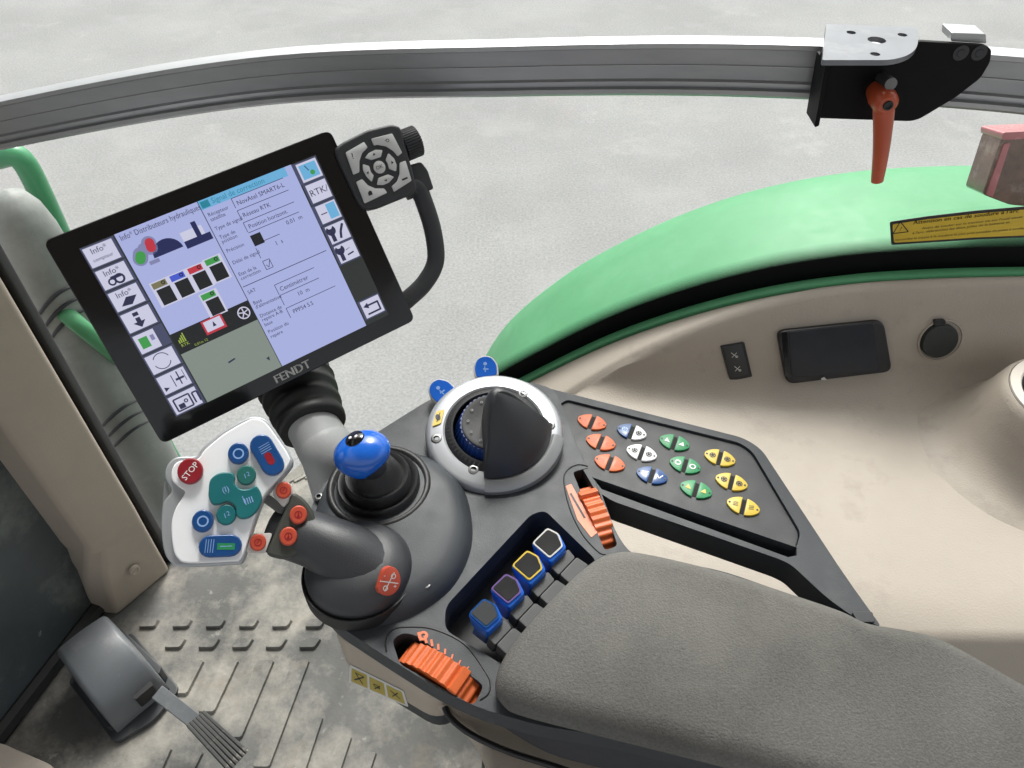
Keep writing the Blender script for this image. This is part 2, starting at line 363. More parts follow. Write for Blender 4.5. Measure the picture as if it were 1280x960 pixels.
# ---- beige side wall under the window: arched sill, sloping wall, flat tray
SILL = [(-.16, .30), (-.06, .385)] + [(q.x, q.z) for q in (aty(x, y, .90) for x, y in ((660, 478), (760, 430), (860, 395), (960, 370), (1060, 355), (1160, 348), (1280, 345)))] + [(.95, .672), (1.2, .655)]
sp = spl([(x, z) for x, z in SILL], 8)
yl = lambda z: .835 + (z - .51) * .357
rows = []
for q in sp:
    x, zs = q.x, q.y; zt = min(.5, zs - .006); base = max(zt, .5 if zs > .52 else zt)
    lip = min(yl(zs), .885); P = [(.90, zs - .02), (.90, zs - .002), (.897, zs), (lip + .014, zs), (lip + .006, zs - .002), (lip, zs - .009)]
    hgt = max(zs - .009 - (zt + .045), 0)
    for k in (.25, .5, .75, 1): zz = zs - .009 - hgt * k; P.append((yl(zz) if hgt else lip - .001 * k, zz - (0 if hgt else .0005 * k)))
    y0, z0 = P[-1]
    for k in range(1, 7):
        t = k / 6 * math.pi / 2; P.append((y0 - .05 * (1 - math.cos(t)) - .014 * k / 6, z0 - max(z0 - zt, 0) * math.sin(t)))
    P += [(.70, zt - .001), (.60, zt - .002), (.50, zt - .001), (.44, zt), (.428, zt - .004), (.422, zt - .014), (.42, zt - .05), (.415, zt - .1), (.40, zt - .115), (.36, zt - .12), (.33, zt - .13), (.32, zt - .16), (.32, -.02), (.90, -.02)]
    sh = max(0, min(1, (.10 - x) / .2)); sh = sh * sh * (3 - 2 * sh)
    rows.append([Vector((x, y + (.84 - y) * sh if y < .84 else y, z)) for y, z in P])
b = B(); b.loft(rows, cu=True, caps=True)
wall = put('side_wall', b, 'beige', None, kind='structure', sharp=60, wn=False)
b = B(); b.lathe([(.2, .485), (.168, .4985), (.145, .5025), (.122, .515), (.106, .535), (.095, .565), (.087, .59), (.083, .598), (.078, .602)], (.758, .724), 48)
b.mi = 2; b.lathe([(.078, .602), (.0776, .600), (.0772, .602)], (.758, .724), 48); b.mi = 1; b.lathe([(.0772, .602), (.0765, .6045), (.064, .6045), (.0615, .602)], (.758, .724), 48); b.mi = 2
b.lathe([(.0615, .602), (.058, .598), (.056, .59), (.054, .52)], (.758, .724), 48); b.mi = 2; b.lathe([(.054, .52), (0, .52)], (.758, .724), 48)
put('cup_holder', b, ['beige', 'beige_rim', 'shell_low'], None, wall, recalc=False)
# green painted frame edge along the sill
rows = [[Vector((q.x, .901, q.y - .03)), Vector((q.x, .901, q.y + .004)), Vector((q.x, .905, q.y + .007)), Vector((q.x, .914, q.y + .006)), Vector((q.x, .917, q.y - .03))] for q in sp]
b = B(); b.loft(rows, cu=True, caps=True); put('painted_edge', b, 'green_paint', None, wall, sharp=50)
# ---- window pane with printed black border
win = thing('window_pane', (.3, .925, .6), 'clear side window pane with dotted black border along its curved lower edge', 'window')
zs_at = lambda x: next((a.y + (b_.y - a.y) * (x - a.x) / (b_.x - a.x) for a, b_ in zip(sp, sp[1:]) if a.x <= x <= b_.x), .655)
b = B(); rows = []
for k in range(0, 41):
    x = -.62 + 1.8 * k / 40; z0 = zs_at(x) if x > -.16 else .30 - min(.27, (-.16 - x) * 1.4); rows.append([Vector((x, .9235, z0)), Vector((x, .9235, 1.65))])
b.loft(rows); put('glass', b, 'window_glass', None, win, wn=False)
b = B(); V = b.loft([[Vector((q.x, .9205, q.y - .01)), Vector((q.x, .9205, q.y + .064))] for q in sp])
uvl = b.bm.loops.layers.uv.new('UVMap')
x0 = sp[0].x; L_ = sp[-1].x - x0
zz = {}
for r_, q in zip(V, sp): zz[r_[0]] = ((q.x - x0) / L_, 0); zz[r_[1]] = ((q.x - x0) / L_, 1)
for f in b.bm.faces:
    for l in f.loops: l[uvl].uv = zz[l.vert]
put('printed_border', b, 'frit', None, win, wn=False, origin=False)
# ---- warning sticker on the pane
STK = Frame(aty(1200, 282, .9195), (0, -1, 0))
st = thing('warning_sticker', STK.o, 'yellow warning sticker with black triangle stuck to window above dark border', 'sticker')
top = [(1112, 277), (1160, 270), (1220, 263), (1290, 257), (1330, 254)]; bot = [(1330, 293), (1290, 296), (1220, 299), (1160, 303), (1114, 306)]
o_ = STK.pts(top + bot); b = B(); b.prism(rpoly(o_, .003, 2), 0, .0006); put('backing', b, 'ink', STK.M, st)
b = B(); b.prism(rpoly(shrink(STK.pts([(1115, 280), (1160, 273.5), (1220, 266.5), (1290, 260.5), (1328, 257.5), (1328, 290.5), (1290, 293.5), (1220, 296.5), (1160, 300.5), (1117, 303)]), .0003), .003, 2), .0006, .0009); put('face', b, 'sticker_yellow', STK.M, st)
b = B(); ang = math.atan2(*(lambda a, c: (c[1] - a[1], c[0] - a[0]))(STK.uv(1150, 280), STK.uv(1280, 265)))
u = STK.uv
b.text("Attention en cas de soudure à l'arc", .0088, u(1141, 278), .0012, ang, 'LEFT', 1.12); b.text("Attention en cas de soudure à l'arc", .0088, (u(1141, 278)[0] + .0003, u(1141, 278)[1]), .0012, ang, 'LEFT', 1.12)
b.text("Avant de souder sur le tracteur ou sur l'outil attelé", .0056, u(1152, 285), .0012, ang, 'LEFT', 1.15)
b.text("à l'arc, débranchez les deux pôles de la batterie et", .0056, u(1140, 291), .0012, ang, 'LEFT', 1.15)
b.text("raccordez la masse à la soudure le plus près possible du point à souder", .0056, u(1118, 299.5), .0012, ang * .8, 'LEFT', 1.1)
tri = STK.pts([(1116, 291.5), (1125, 276.5), (1135, 289)])
for i in range(3): b.line(tri[i], tri[(i + 1) % 3], .0014, .0012)
b.text('!', .011, u(1125.5, 286), .0012)
put('lettering', b, 'ink', STK.M, st, wn=False)
# ---- green wheel fender outside
fen = [(-.10, .06)] + [(q.x, q.z) for q in (aty(x, y, 1.25) for x, y in ((605, 445), (640, 395), (700, 345), (760, 308), (850, 265), (950, 232), (1050, 213), (1150, 205), (1280, 203)))] + [(1.15, .66), (1.5, .60)]
fs = spl(fen, 6); prof = [(.952, -.012), (.952, .0), (1.0, .006), (1.1, .011), (1.19, .008), (1.235, .003), (1.248, -.006), (1.25, -.03), (1.244, -.03), (1.235, -.01), (1.1, -.002)]
b = B(); b.loft([[Vector((q.x, y, q.y + z)) for y, z in prof] for q in fs], cu=True, caps=True)
put('wheel_fender', b, 'green_paint', None, label='glossy green arched wheel fender outside the side window', cat='fender', sharp=60, wn=False)
# ---- marker lamp standing over the fender
LMP = Frame(aty(1262, 210, 1.02), (0, -.95, .3)); lm = thing('marker_lamp', LMP.w(0, 0, -.03), 'brownish translucent marker lamp with pink top edge above green fender', 'lamp')
b = B(); b.prism(rpoly(LMP.pts([(1252, 172), (1330, 168), (1330, 262), (1262, 256), (1228, 243)]), .006, 3), -.05, 0); b.bevel(.006, 3); put('lens', b, 'lamp_body', LMP.M, lm)
b = B(); b.prism(rpoly(LMP.pts([(1252, 165), (1330, 161), (1330, 171), (1251, 175)]), .004, 3), -.055, .003); b.bevel(.003, 2); put('rim', b, 'lamp_red', LMP.M, lm)
b = B(); b.prism(rpoly(LMP.pts([(1254, 180), (1262, 178), (1240, 246), (1232, 243)]), .002, 2), -.001, .0025); put('reflector_edge', b, 'lamp_red', LMP.M, lm)
b = B(); b.tube([LMP.w(.06, -.02, -.03), LMP.w(.09, -.06, -.02), LMP.w(.1, -.2, -.04)], .012, 8); put('stem', b, 'rubber', None, lm)
# ---- aluminium equipment rail across the window
rp = [(-330, 235, 1.0), (0, 156.5, .945), (320, 101, .895), (640, 88, .855), (940, 87, .815), (1280, 106, .772), (1600, 150, .73)]
path = spl([atd(*p) for p in rp], 10)
PR = [(-.014, .029, 1), (-.002, .029, 1), (.0035, .0275, 1), (.0035, .0225, 2), (.0, .0205, 2), (-.0005, .0045, 1), (.001, .004, 1), (.001, .003, 2), (-.0005, .0025, 2), (.0, -.011, 0), (.004, -.0125, 0), (.004, -.016, 2), (.0005, -.017, 2), (.0005, -.0195, 1), (.006, -.0205, 1), (.006, -.0255, 0), (.002, -.0292, 0), (-.014, -.0292, 0)]
b = B(); V = []
for i, p in enumerate(path):
    d = path[min(i + 1, len(path) - 1)] - path[max(i - 1, 0)]; d.normalize(); n = Vector((d.y, -d.x, 0)).normalized(); upv = n.cross(d) * -1
    if upv.z < 0: upv = -upv
    V.append([b.bm.verts.new(p + n * a + upv * c) for a, c, _ in PR])
for i in range(len(V) - 1):
    for k in range(len(PR)): b.mi = PR[k][2]; b.f((V[i][k], V[i][(k + 1) % len(PR)], V[i + 1][(k + 1) % len(PR)], V[i + 1][k]))
b.f(V[0][::-1]); b.f(V[-1])
put('equipment_rail', b, ['alu', 'alu_light', 'alu_dark'], None, label='curved grey aluminium equipment rail running across the side window', cat='rail', sharp=30, wn=False)
# ---- black bracket clamped on the rail
BY = .762
BR = Frame(aty(1110, 105, BY), (0, -1, 0)); br = thing('mounting_bracket', BR.w(0, -.04), 'black sheet metal bracket with drilled top plate clamped on the rail', 'bracket')
b = B(); b.prism(rpoly(BR.pts([(1027, 66), (1150, 52), (1232, 57), (1240, 62), (1238, 78), (1226, 98), (1195, 122), (1150, 149), (1138, 152), (1022, 148)]), .004, 3), -.006, 0); b.bevel(.0008, 1); put('side_plate', b, 'matte_black', BR.M, br)
b = B(); b.prism(rpoly(BR.pts([(1028, 74), (1033, 74), (1020, 151), (1014, 153)]), .001, 1), -.02, .012); b.bevel(.0008, 1); put('end_flange', b, 'matte_black', BR.M, br)
TP = Frame(at(1090, 55, 1.064), (0, 0, 1)); c_ = TP.pts([(1033, 30), (1147, 34), (1148, 50), (1146, 60), (1136, 69), (1115, 75), (1028, 75)])
b = B(); b.prism(rpoly(c_, [.002, .002, .01, .02, .02, .02, .002], 3), -.005, 0)
cs = []
for x, y, r in ((1064, 40.5, .0045), (1128, 43.5, .0045), (1096, 50, .0085), (1094, 67.5, .0045)): q = B(); q.prism(ell(TP.uv(x, y), r, r, n=18), -.02, .02); cs.append(q)
b = cut(b, cs); mat('plate_top_lit', (.17, .18, .2), .33, .2, var=.14, vscale=22, dirt=[((.33, .34, .36), .5, .8, 9)]); put('top_plate', b, 'plate_top_lit', TP.M, br)  # top of the black bracket coloured lighter, standing in for light from above
b = B(); q = BR.pts([(1193, 44), (1236, 46), (1237, 58), (1192, 55)]); b.prism(rpoly(q, .001, 1), -.03, -.0065); b.bevel(.001, 1); put('spacer_block', b, 'alu_light', BR.M, br)
for x in (1201, 1224):
    b = B(); b.ring(BR.uv(x, 66), .004, .0075, .0006, 20); b.lathe([(.004, .0004), (.0034, .0012), (0, .0014)], BR.uv(x, 66), 16); put('bolt_head', b, 'shell_low', BR.M, br, wn=False)
CL = Frame(aty(1103, 150, BY - .022), (0, -1, 0)); lv = None
hub = CL.uv(1104, 124); end = CL.uv(1095, 224)
b = B(); b.lathe([(.0, .014), (.008, .0135), (.0115, .010), (.0125, .002), (.0125, -.008), (.010, -.021)], hub, 24)
d = (Vector(end) - Vector(hub)); rows = []
for k in range(9):
    t = k / 8; c = Vector(hub) + d * t; n = Vector((-d.y, d.x)).normalized(); hw = .0112 - .0048 * t; th = .0085 - .0025 * t; zc = .003 + .004 * math.sin(t * 3)
    rows.append([Vector((c.x + n.x * hw * math.cos(a), c.y + n.y * hw * math.cos(a), zc + th * math.sin(a))) for a in [2 * math.pi * j / 12 for j in range(12)]])
b.loft(rows, cu=True, caps=True)
mat('lever_red', (.46, .075, .025), .38, var=.12, coat=.2)
lv = put('clamp_lever', b, 'lever_red', CL.M, br)
b = B(); b.lathe([(.005, .0138), (.0046, .0155), (.003, .0155), (.0028, .0142), (0, .0142)], hub, 14); put('screw', b, 'ink', CL.M, lv)
b = B(); b.tube([CL.w(hub[0] + .0005, hub[1] + .013, -.02), CL.w(hub[0] + .0005, hub[1] + .017, .004)], .006, 12); put('spring_collar', b, 'screw', None, br)
# ---- front right pillar
fo = [(-.682, .8213), (-.752, .724), (-.80, .732), (-.85, .80), (-.82, .88), (-.74, .88)]; up_ = [(-.678, .82), (-.714, .76), (-.735, .74), (-.80, .76), (-.82, .86), (-.72, .87)]
b = B(); rows = []
for z, t in ((0.001, 0), (.05, .12), (.12, .42), (.18, .8), (.21, 1), (.4, 1), (.9, 1), (1.5, 1)): rows.append([Vector((a[0] * (1 - t) + c[0] * t, a[1] * (1 - t) + c[1] * t, z)) for a, c in zip(fo, up_)])
b.loft(rows, cu=True, caps=True); b.bevel(.008, 3, 30)
pil = put('pillar', b, 'beige_pillar', None, label='beige plastic clad cab pillar with round screw cap near its foot', cat='pillar', sharp=50)
PF = Frame((-.70, .78, .07), (.86, -.5, .05)); b = B(); c = PF.uv(168, 713); b.lathe([(.011, -.002), (.0105, .002), (.007, .003), (.006, .001), (0, .0012)], c, 20); put('screw_cap', b, 'beige_pillar', PF.M, pil)
b = B(); b.prism(rpoly([(-.745, .872), (-.70, .84), (-.684, .842), (-.684, .86), (-.73, .90)], .004, 2), .002, 1.5); put('dark_gap_strip', b, 'rubber', None, label='black strip filling in the dark gap behind the beige pillar', cat='seal')  # black strip added to darken the gap between pillar and duct
# ---- grey column outside with moulded grooves
cx, cy = -.766, 1.03; b = B(); rows = []
for z, r in ((-.5, .058), (-.1, .056), (.1, .054), (.3, .052), (.45, .05), (.6, .047), (.66, .043), (.7, .035), (.725, .022), (.735, .004)): rows.append([Vector((cx + r * 1.02 * math.cos(a), cy + r * 1.1 * math.sin(a), z)) for a in [2 * math.pi * k / 32 for k in range(32)]])
b.loft(rows, cu=True, caps=True)
colm = put('grey_duct', b, 'grey_column', None, label='dusty grey round duct with curved grooves standing outside beside the pillar', cat='duct', sharp=60, wn=False)
for z0 in (.49, .515, .54, .205, .235, .265):
    b = B(); pth = []
    for k in range(17):
        a = R(-125 + 115 * k / 16); r = .0515 if z0 > .4 else .0535; pth.append((cx + r * 1.02 * math.cos(a), cy + r * 1.1 * math.sin(a), z0 + .035 * math.sin(R(180 * k / 16 - 40))))
    b.tube(pth, [.0008 + .0026 * math.sin(math.pi * k / 16) for k in range(17)], 6); put('groove', b, 'shell_low', None, colm)
# ---- green grab rail outside
b = B(); g = [aty(x, y, 1.12) for x, y in ((-120, 330), (-60, 258), (-20, 206), (0, 196), (18, 194), (32, 206), (48, 236), (72, 288), (110, 370), (160, 470), (205, 555), (240, 615))]
b.tube(spl(g, 5), .0185, 12); put('grab_rail', b, 'green_rail', None, label='green bent tube grab rail outside beyond the display', cat='rail', sharp=60)
b = B(); g = [aty(58, 372, 1.03), aty(82, 392, .99), aty(108, 414, .98), aty(150, 448, 1.02)]
b.tube(spl(g, 4), .0145, 12); put('rail_mount', b, 'green_paint', None, label='thick green tube mount between grey duct and display', cat='mount', sharp=60)
# ---- dark front panel beside the pedal
b = B(); A_ = [(-.765, .83), (-.795, .735), (-.872, .496), (-.96, .20)]
b.loft([[Vector((x, y, .03)), Vector((x - .004, y, .5)), Vector((x - .01, y, 1.4)), Vector((x - .05, y + .012, 1.4)), Vector((x - .05, y + .012, .03))] for x, y in A_], cu=True, caps=True)
put('front_panel', b, 'front_panel', None, label='dark dusty grey panel between pillar and pedal', cat='panel', wn=False)
b = B(); b.tube([(x + .006, y - .002, .016) for x, y in A_], .0165, 8); put('rubber_seal', b, 'rubber', None, label='black rubber seal along foot of the dark panel', cat='seal')
LT = hf(20, 955, .03); b = B(); b.prism(rpoly(LT.pts([(-40, 928), (8, 934), (72, 962), (80, 1010), (-40, 1010)]), .01, 3), -.029, .02); b.bevel(.006, 3); put('floor_trim', b, 'beige', LT.M, label='small beige trim corner on the floor below the dark panel', cat='trim')
# ---- pedal
FLm, FRm = at(152, 918, 0), at(213, 866, 0); BLm, BRm = at(75, 822, .12), at(135, 772, .12)
ped = thing('foot_pedal', (FLm + FRm) / 2, 'grey hooded foot pedal with ribbed metal pad on floor mat', 'pedal')
PFm = (FLm + FRm) / 2; PBm = (BLm + BRm) / 2; PBm.z = 0; fv = (PFm - PBm); LN = fv.length; PD = Frame(PBm, (0, 0, 1), fv)
hw = .046
prof = [(-.02, .112), (0, .119), (.02, .122), (.045, .12), (.07, .112), (.09, .099), (.105, .08), (.116, .058), (.122, .034), (.124, .014)]
rows = []
for j, (yy, dz, sx) in enumerate(((-1, -.012, .985), (-.93, -.003, .995), (-.8, 0, 1), (-.4, .002, 1.005), (0, .003, 1.008), (.4, .002, 1.005), (.8, 0, 1), (.93, -.003, .995), (1, -.012, .985))):
    rows.append([Vector((-.02, yy * hw, .012))] + [Vector((x * sx, yy * hw * (1 + .08 * x / .12), max(.012, z + dz))) for x, z in prof] + [Vector((.12, yy * hw * 1.08, .012))])
b = B(); b.loft(rows, cu=True, caps=True); put('hood', b, 'hood', PD.M, ped, sharp=45)
b = B(); b.prism(rpoly([(-.03, -.062), (.135, -.062), (.15, 0), (.135, .062), (-.03, .062)], .012, 3), .001, .0125); b.bevel(.003, 2); put('base_plate', b, 'hood_dark', PD.M, ped)
b = B(); b.prism(rpoly([(-.02, -.052), (.112, -.056), (.118, -.05), (-.02, -.0465)], .003, 2), .012, .03); b.prism(rpoly([(-.02, .052), (.1, .06), (.108, .05), (-.02, .0465)], .003, 2), .012, .05); b.bevel(.002, 2); put('side_skirt', b, 'hood_dark', PD.M, ped)
b = B(); b.prism(rpoly([(.112, .0), (.1255, .0), (.1255, .034), (.112, .034)], .002, 1), .03, .062); put('slot', b, 'ink', PD.M, ped)
PP = Frame(at(272, 925, .075), (.35, -.25, .9), at(311, 938, .06) - at(255, 888, .06))
a1, a2 = PP.uv(196, 864), PP.uv(250, 906); b = B(); dd = (Vector(a2) - Vector(a1)); nn = Vector((-dd.y, dd.x)).normalized() * .0115
b.prism([tuple(Vector(a1) + nn), tuple(Vector(a1) - nn), tuple(Vector(a2) - nn), tuple(Vector(a2) + nn)], -.012, -.005); b.bevel(.001, 1); put('arm', b, 'hood', PP.M, ped)
q = PP.pts([(232, 907), (255, 888), (311, 938), (286, 966)]); b = B(); b.prism(rpoly(q, .004, 2), -.005, -.001); pad = put('pad', b, 'matte_black', PP.M, ped)
A, Bq, C, D = [Vector(p) for p in q]
for k in range(6):
    t = (k + .5) / 6; s0 = A.lerp(Bq, t); s1 = D.lerp(C, t); d = (s1 - s0); n = Vector((-d.y, d.x)).normalized() * .0026
    b = B(); b.prism([tuple(s0 + n), tuple(s0 - n), tuple(s1 - n), tuple(s1 + n)], -.001, .008, None); b.bevel(.0012, 2); put('rib', b, 'pedal_pad', PP.M, pad)
# ================================================================== ARMREST CONSOLE
CZ = .72
CON = Frame((0, .4, CZ), (0, 0, 1)); U = CON.uv
con = thing('armrest_console', (0.02, .36, CZ - .1), 'dark grey armrest console with fabric cushion and keypad wing', 'console')
out = [(397, 614), (411, 598), (440, 562), (473, 539), (537, 499), (572, 484), (640, 474), (694, 484), (722, 560), (737, 590), (748, 606), (771, 668), (790, 694), (900, 712), (1060, 768), (1110, 788), (1280, 858), (1430, 935), (1430, 1090), (1000, 976), (760, 920), (676, 908), (600, 886), (548, 862), (487, 824), (418, 779), (394, 750), (383, 728), (379, 690), (385, 645)]
ol = [tuple(v) for v in rpoly(CON.pts(out), .02, 4)]
b = B(); b.prism(ol, -.024, 0)
rec = rpoly(CON.pts([(557, 758), (664, 643), (681, 638), (747, 702), (634, 834), (556, 787)]), .008, 4)
pk1 = rpoly(CON.pts([(716, 590), (738, 584), (772, 682), (756, 688)]), .004, 3)
pk2 = rpoly(CON.pts([(490, 800), (503, 791), (520, 794), (605, 857), (592, 882), (500, 830)]), .005, 3)
cu_ = []
for p, d in ((rec, .05), (pk1, .05), (pk2, .05)): q = B(); q.prism(p, -d, .05); cu_.append(q)
b = cut(b, cu_)
b.bevel(.0045, 3, 35, lambda e: all(abs(v.co.z) < 1e-4 for v in e.verts))
put('shell', b, 'shell', CON.M, con, sharp=50)
low_ = rpoly(CON.pts([(420, 640), (480, 570), (572, 520), (640, 505), (700, 530), (760, 690), (900, 722), (1060, 778), (1280, 868), (1430, 945), (1430, 1082), (1000, 968), (760, 912), (690, 895), (630, 860), (560, 810), (480, 760), (430, 720)]), .02, 4)
b = B(); b.prism(low_, -.09, -.0245, None); q = B(); q.prism(rec, -.06, .05); b = cut(b, [q]); b.bevel(.004, 2, 40); put('lower_body', b, 'shell_low', CON.M, con)
for p in (rec, pk1, pk2): b = B(); b.prism(shrink(p, -.001), -.0244 - (.023 if p is rec else 0), -.0205 - (.02 if p is rec else 0)); put('recess_floor', b, 'recess', CON.M, con)
# trim seams around the wheel pockets and a lip on the lower side
def seam(pxs, r=.0007, z=.0002, n=5, name='seam'):
    b = B(); b.tube([(x, y, z) for x, y in [tuple(q) for q in spl([CON.uv(*p) for p in pxs], n)]], r, 5); put(name, b, 'ink', CON.M, con)
seam([(483, 815), (482, 800), (490, 788), (505, 784), (540, 786), (580, 805), (608, 842), (613, 857), (610, 868), (600, 875)])
seam([(735, 583), (722, 581), (709, 588), (705, 602), (712, 635), (728, 668), (748, 690), (757, 693)])
# raised mound under the levers
md = spl2(CON.pts([(588, 650), (586, 690), (567, 730), (536, 757), (500, 774), (450, 782), (406, 764), (386, 720), (392, 660), (404, 618), (430, 582), (480, 566), (540, 577), (575, 607)]), 5)
b = B()
for k, (d, z) in enumerate(((0, .0), (.0, .0)))  : pass
rows = []
for d, z in ((-.002, -.001), (-.0008, .001), (.0, .003), (.003, .009), (.009, .0145), (.02, .0175), (.035, .019), (.055, .0195)): rows.append([Vector((x, y, z)) for x, y in shrink(md, d)])
b.loft(rows, cu=True, caps=True); put('mound', b, 'shell', CON.M, con, sharp=60, wn=False)
for px, py, dz in ((399, 622, .003), (558, 620, .004), (533, 732, .012)): screw(con, CON, px, py, dz, .0048)
# cushion
cs_ = [(631, 872), (622, 848), (640, 806), (690, 748), (736, 705), (768, 690), (806, 691), (900, 713), (1000, 745), (1052, 763), (1085, 778), (1135, 787), (1180, 800), (1280, 856), (1390, 920), (1450, 1000), (1390, 1075), (1220, 1035), (1060, 990), (930, 954), (771, 914), (660, 886)]
cp = spl2(CON.pts(cs_, .02), 6)
b = B(); rows = []
cen = Vector((sum(p[0] for p in cp) / len(cp), sum(p[1] for p in cp) / len(cp)))
def inset(p, d):
    n = len(p); p = ccw(p); o = []
    for i in range(n):
        a, c = Vector(p[i - 1]), Vector(p[(i + 1) % n]); t = (c - a).normalized(); q = Vector(p[i]) + Vector((-t.y, t.x)) * d; o.append((q.x, q.y))
    return o
for d, z in ((.004, .001), (-.0015, .006), (-.002, .012), (0, .018), (.003, .0225), (.008, .0265), (.013, .0285), (.017, .029)): rows.append([Vector((x, y, z)) for x, y in inset(cp, d)])
V = b.loft(rows, cu=True); b.f(V[0][::-1])
prev = V[-1]
b.f(prev); put('cushion', b, 'fabric', CON.M, con, sharp=80, wn=False)
# ---- keypad wing
wing = [(686, 485), (930, 547), (952, 561), (1056, 719), (1102, 783), (1066, 770), (1034, 747), (990, 706), (976, 699), (766, 626), (744, 612), (722, 575)]
wp = rpoly(CON.pts(wing), [.004, .012, .012, .03, .004, .006, .01, .008, .008, .006, .006, .01], 4)
pan = rpoly(CON.pts([(699, 505), (709, 499), (925, 553), (941, 564), (1001, 665), (996, 684), (738, 594)]), [.004, .004, .006, .008, .006, .003, .004], 4)
b = B(); b.prism(wp, -.032, -.0005); q = B(); q.prism(pan, -.007, .02); q2 = B(); q2.prism(CON.pts([(740, 596), (996, 684), (996, 694), (985, 696), (752, 611)]), -.026, .02); b = cut(b, [q, q2]); b.bevel(.002, 3, 35, lambda e: all(abs(v.co.z + .0005) < 1e-4 for v in e.verts))
put('wing', b, 'shell', CON.M, con, sharp=50)
b = B(); b.prism(shrink(pan, .0008), -.0068, -.0035); b.bevel(.0008, 2); kp = put('keypad_panel', b, 'keypad', CON.M, con)
b = B(); b.prism(rpoly(CON.pts([(1062, 768), (1088, 768), (1092, 782), (1070, 782)]), .002, 2), -.004, .006); b.bevel(.001, 2); put('hinge', b, 'shell_low', CON.M, con)
dirv = Vector(U(925, 553)) - Vector(U(711, 499)); ka = math.atan2(dirv.y, dirv.x) - R(2)
keys = [((213, 203), 'orange', 'orange', 'orange_pale', 0), ((260, 310), 'orange', 'orange', 'orange_pale', 0), ((308, 420), 'orange', 'orange', 'orange_pale', 0),
        ((425, 255), 'blue', 'white', 'blue_pale', 1), ((478, 367), 'white', 'white', 'ink', 1), ((533, 487), 'blue', 'blue', 'white', 2),
        ((653, 312), 'green_key', 'green_key', 'white', 3), ((710, 432), 'green_key', 'green_key', 'white', 4), ((768, 562), 'green_key', 'green_key', 'yellow', 3),
        ((895, 393), 'yellow', 'yellow', 'ink', 1), ((957, 522), 'yellow', 'yellow', 'ink', 1), ((1020, 652), 'yellow', 'yellow', 'ink', 0)]
KA, KB = .0174, .0108
def half(sgn, gap, a=KA, bb=KB, n=10):
    o = []
    R_ = (a * a + bb * bb) / (2 * bb)
    h = lambda x: math.sqrt(max(R_ * R_ - x * x, 0)) - (R_ - bb)
    xs = [gap + (a - .0012 - gap) * k / n for k in range(n + 1)]
    return [(sgn * x, h(x)) for x in xs] + [(sgn * x, -h(x)) for x in reversed(xs)]
for (cx_, cy_), ma, mb, mi, ic in keys:
    c = CON.uv(690 + cx_ / 4.267, 480 + cy_ / 4.267, -.002); ca, sa = math.cos(ka), math.sin(ka)
    T = lambda p: (c[0] + p[0] * ca - p[1] * sa, c[1] + p[0] * sa + p[1] * ca)
    for sg, mm in ((-1, ma), (1, mb)):
        b = B(); b.prism([T(p) for p in half(sg, .0024)], -.0036, -.0012); b.bevel(.0005, 2)
        z = -.0008; icm = ('ink' if mm in ('white', 'yellow') else ('white' if mi == 'ink' else mi)); b.mi = 2
        b.prism(ell(T((sg * .0138, 0)), .0011, .0011, n=10), -.0014, z); b.mi = 1
        o = T((sg * .0078, 0)); q = lambda x, y: T((sg * .0078 + x, y))
        if ic == 0:
            for k in range(3): b.line(q(-.0025, -.002 + .002 * k), q(.0025, -.002 + .002 * k + (.0012 if sg > 0 else 0)), .0006, z)
        elif ic == 1:
            b.ring(o, .0026, .0034, z, 14)
            for k in range(5): t = k * 2 * math.pi / 5 + .3; b.line(o, (o[0] + .003 * math.cos(t), o[1] + .003 * math.sin(t)), .0011, z + .00005)
        elif ic == 2:
            b.line(q(-.003, .002), q(.0, -.002), .0012, z); b.line(q(0, -.002), q(.003, .003), .0012, z)
        elif ic == 3:
            b.flat([q(-.003, -.002), q(.003, -.0025), q(sg * .001, .003)], z)
        else: b.ring(o, .0022, .0034, z, 14)
        put('button', b, [mm, icm, 'ink'], CON.M, kp, wn=False)
    b = B(); b.prism([T(p) for p in ((-.0018, -.009), (.0018, -.009), (.0018, .009), (-.0018, .009))], -.0036, -.0031); put('key_bridge', b, 'matte_black', CON.M, kp, wn=False)
# orange printed scales beside the wheels
def strokes(name, mats, items, parent=con):
    b = B()
    for it in items: b.mi = it[4] if len(it) > 4 else 0; b.line(CON.uv(*it[0]), CON.uv(*it[1]), it[2], it[3])
    put(name, b, mats, CON.M, parent, wn=False)
b = B(); b.prism(rpoly(CON.pts([(707, 608), (714, 605), (747, 666), (739, 672), (722, 650)]), .001, 2), -.0002, .0005)
put('scale_print', b, 'orange_pale', CON.M, con, wn=False)
strokes('scale_line', ['shell'], [((713, 617), (731, 648), .0022, .0008)])
strokes('scale_print', ['orange'], [((523 + 7.6 * k + .2 * k * k, 790.5 + 3.9 * k + .32 * k * k), (526.5 + 6.6 * k + .2 * k * k, 801 - .0 * k + 2.9 * k + .34 * k * k), .0026 - .00022 * k, .0005) for k in range(8)])
b = B(); b.ring(U(529, 795), .002, .0045, .0006, 14); put('scale_symbol', b, 'orange', CON.M, con, wn=False)
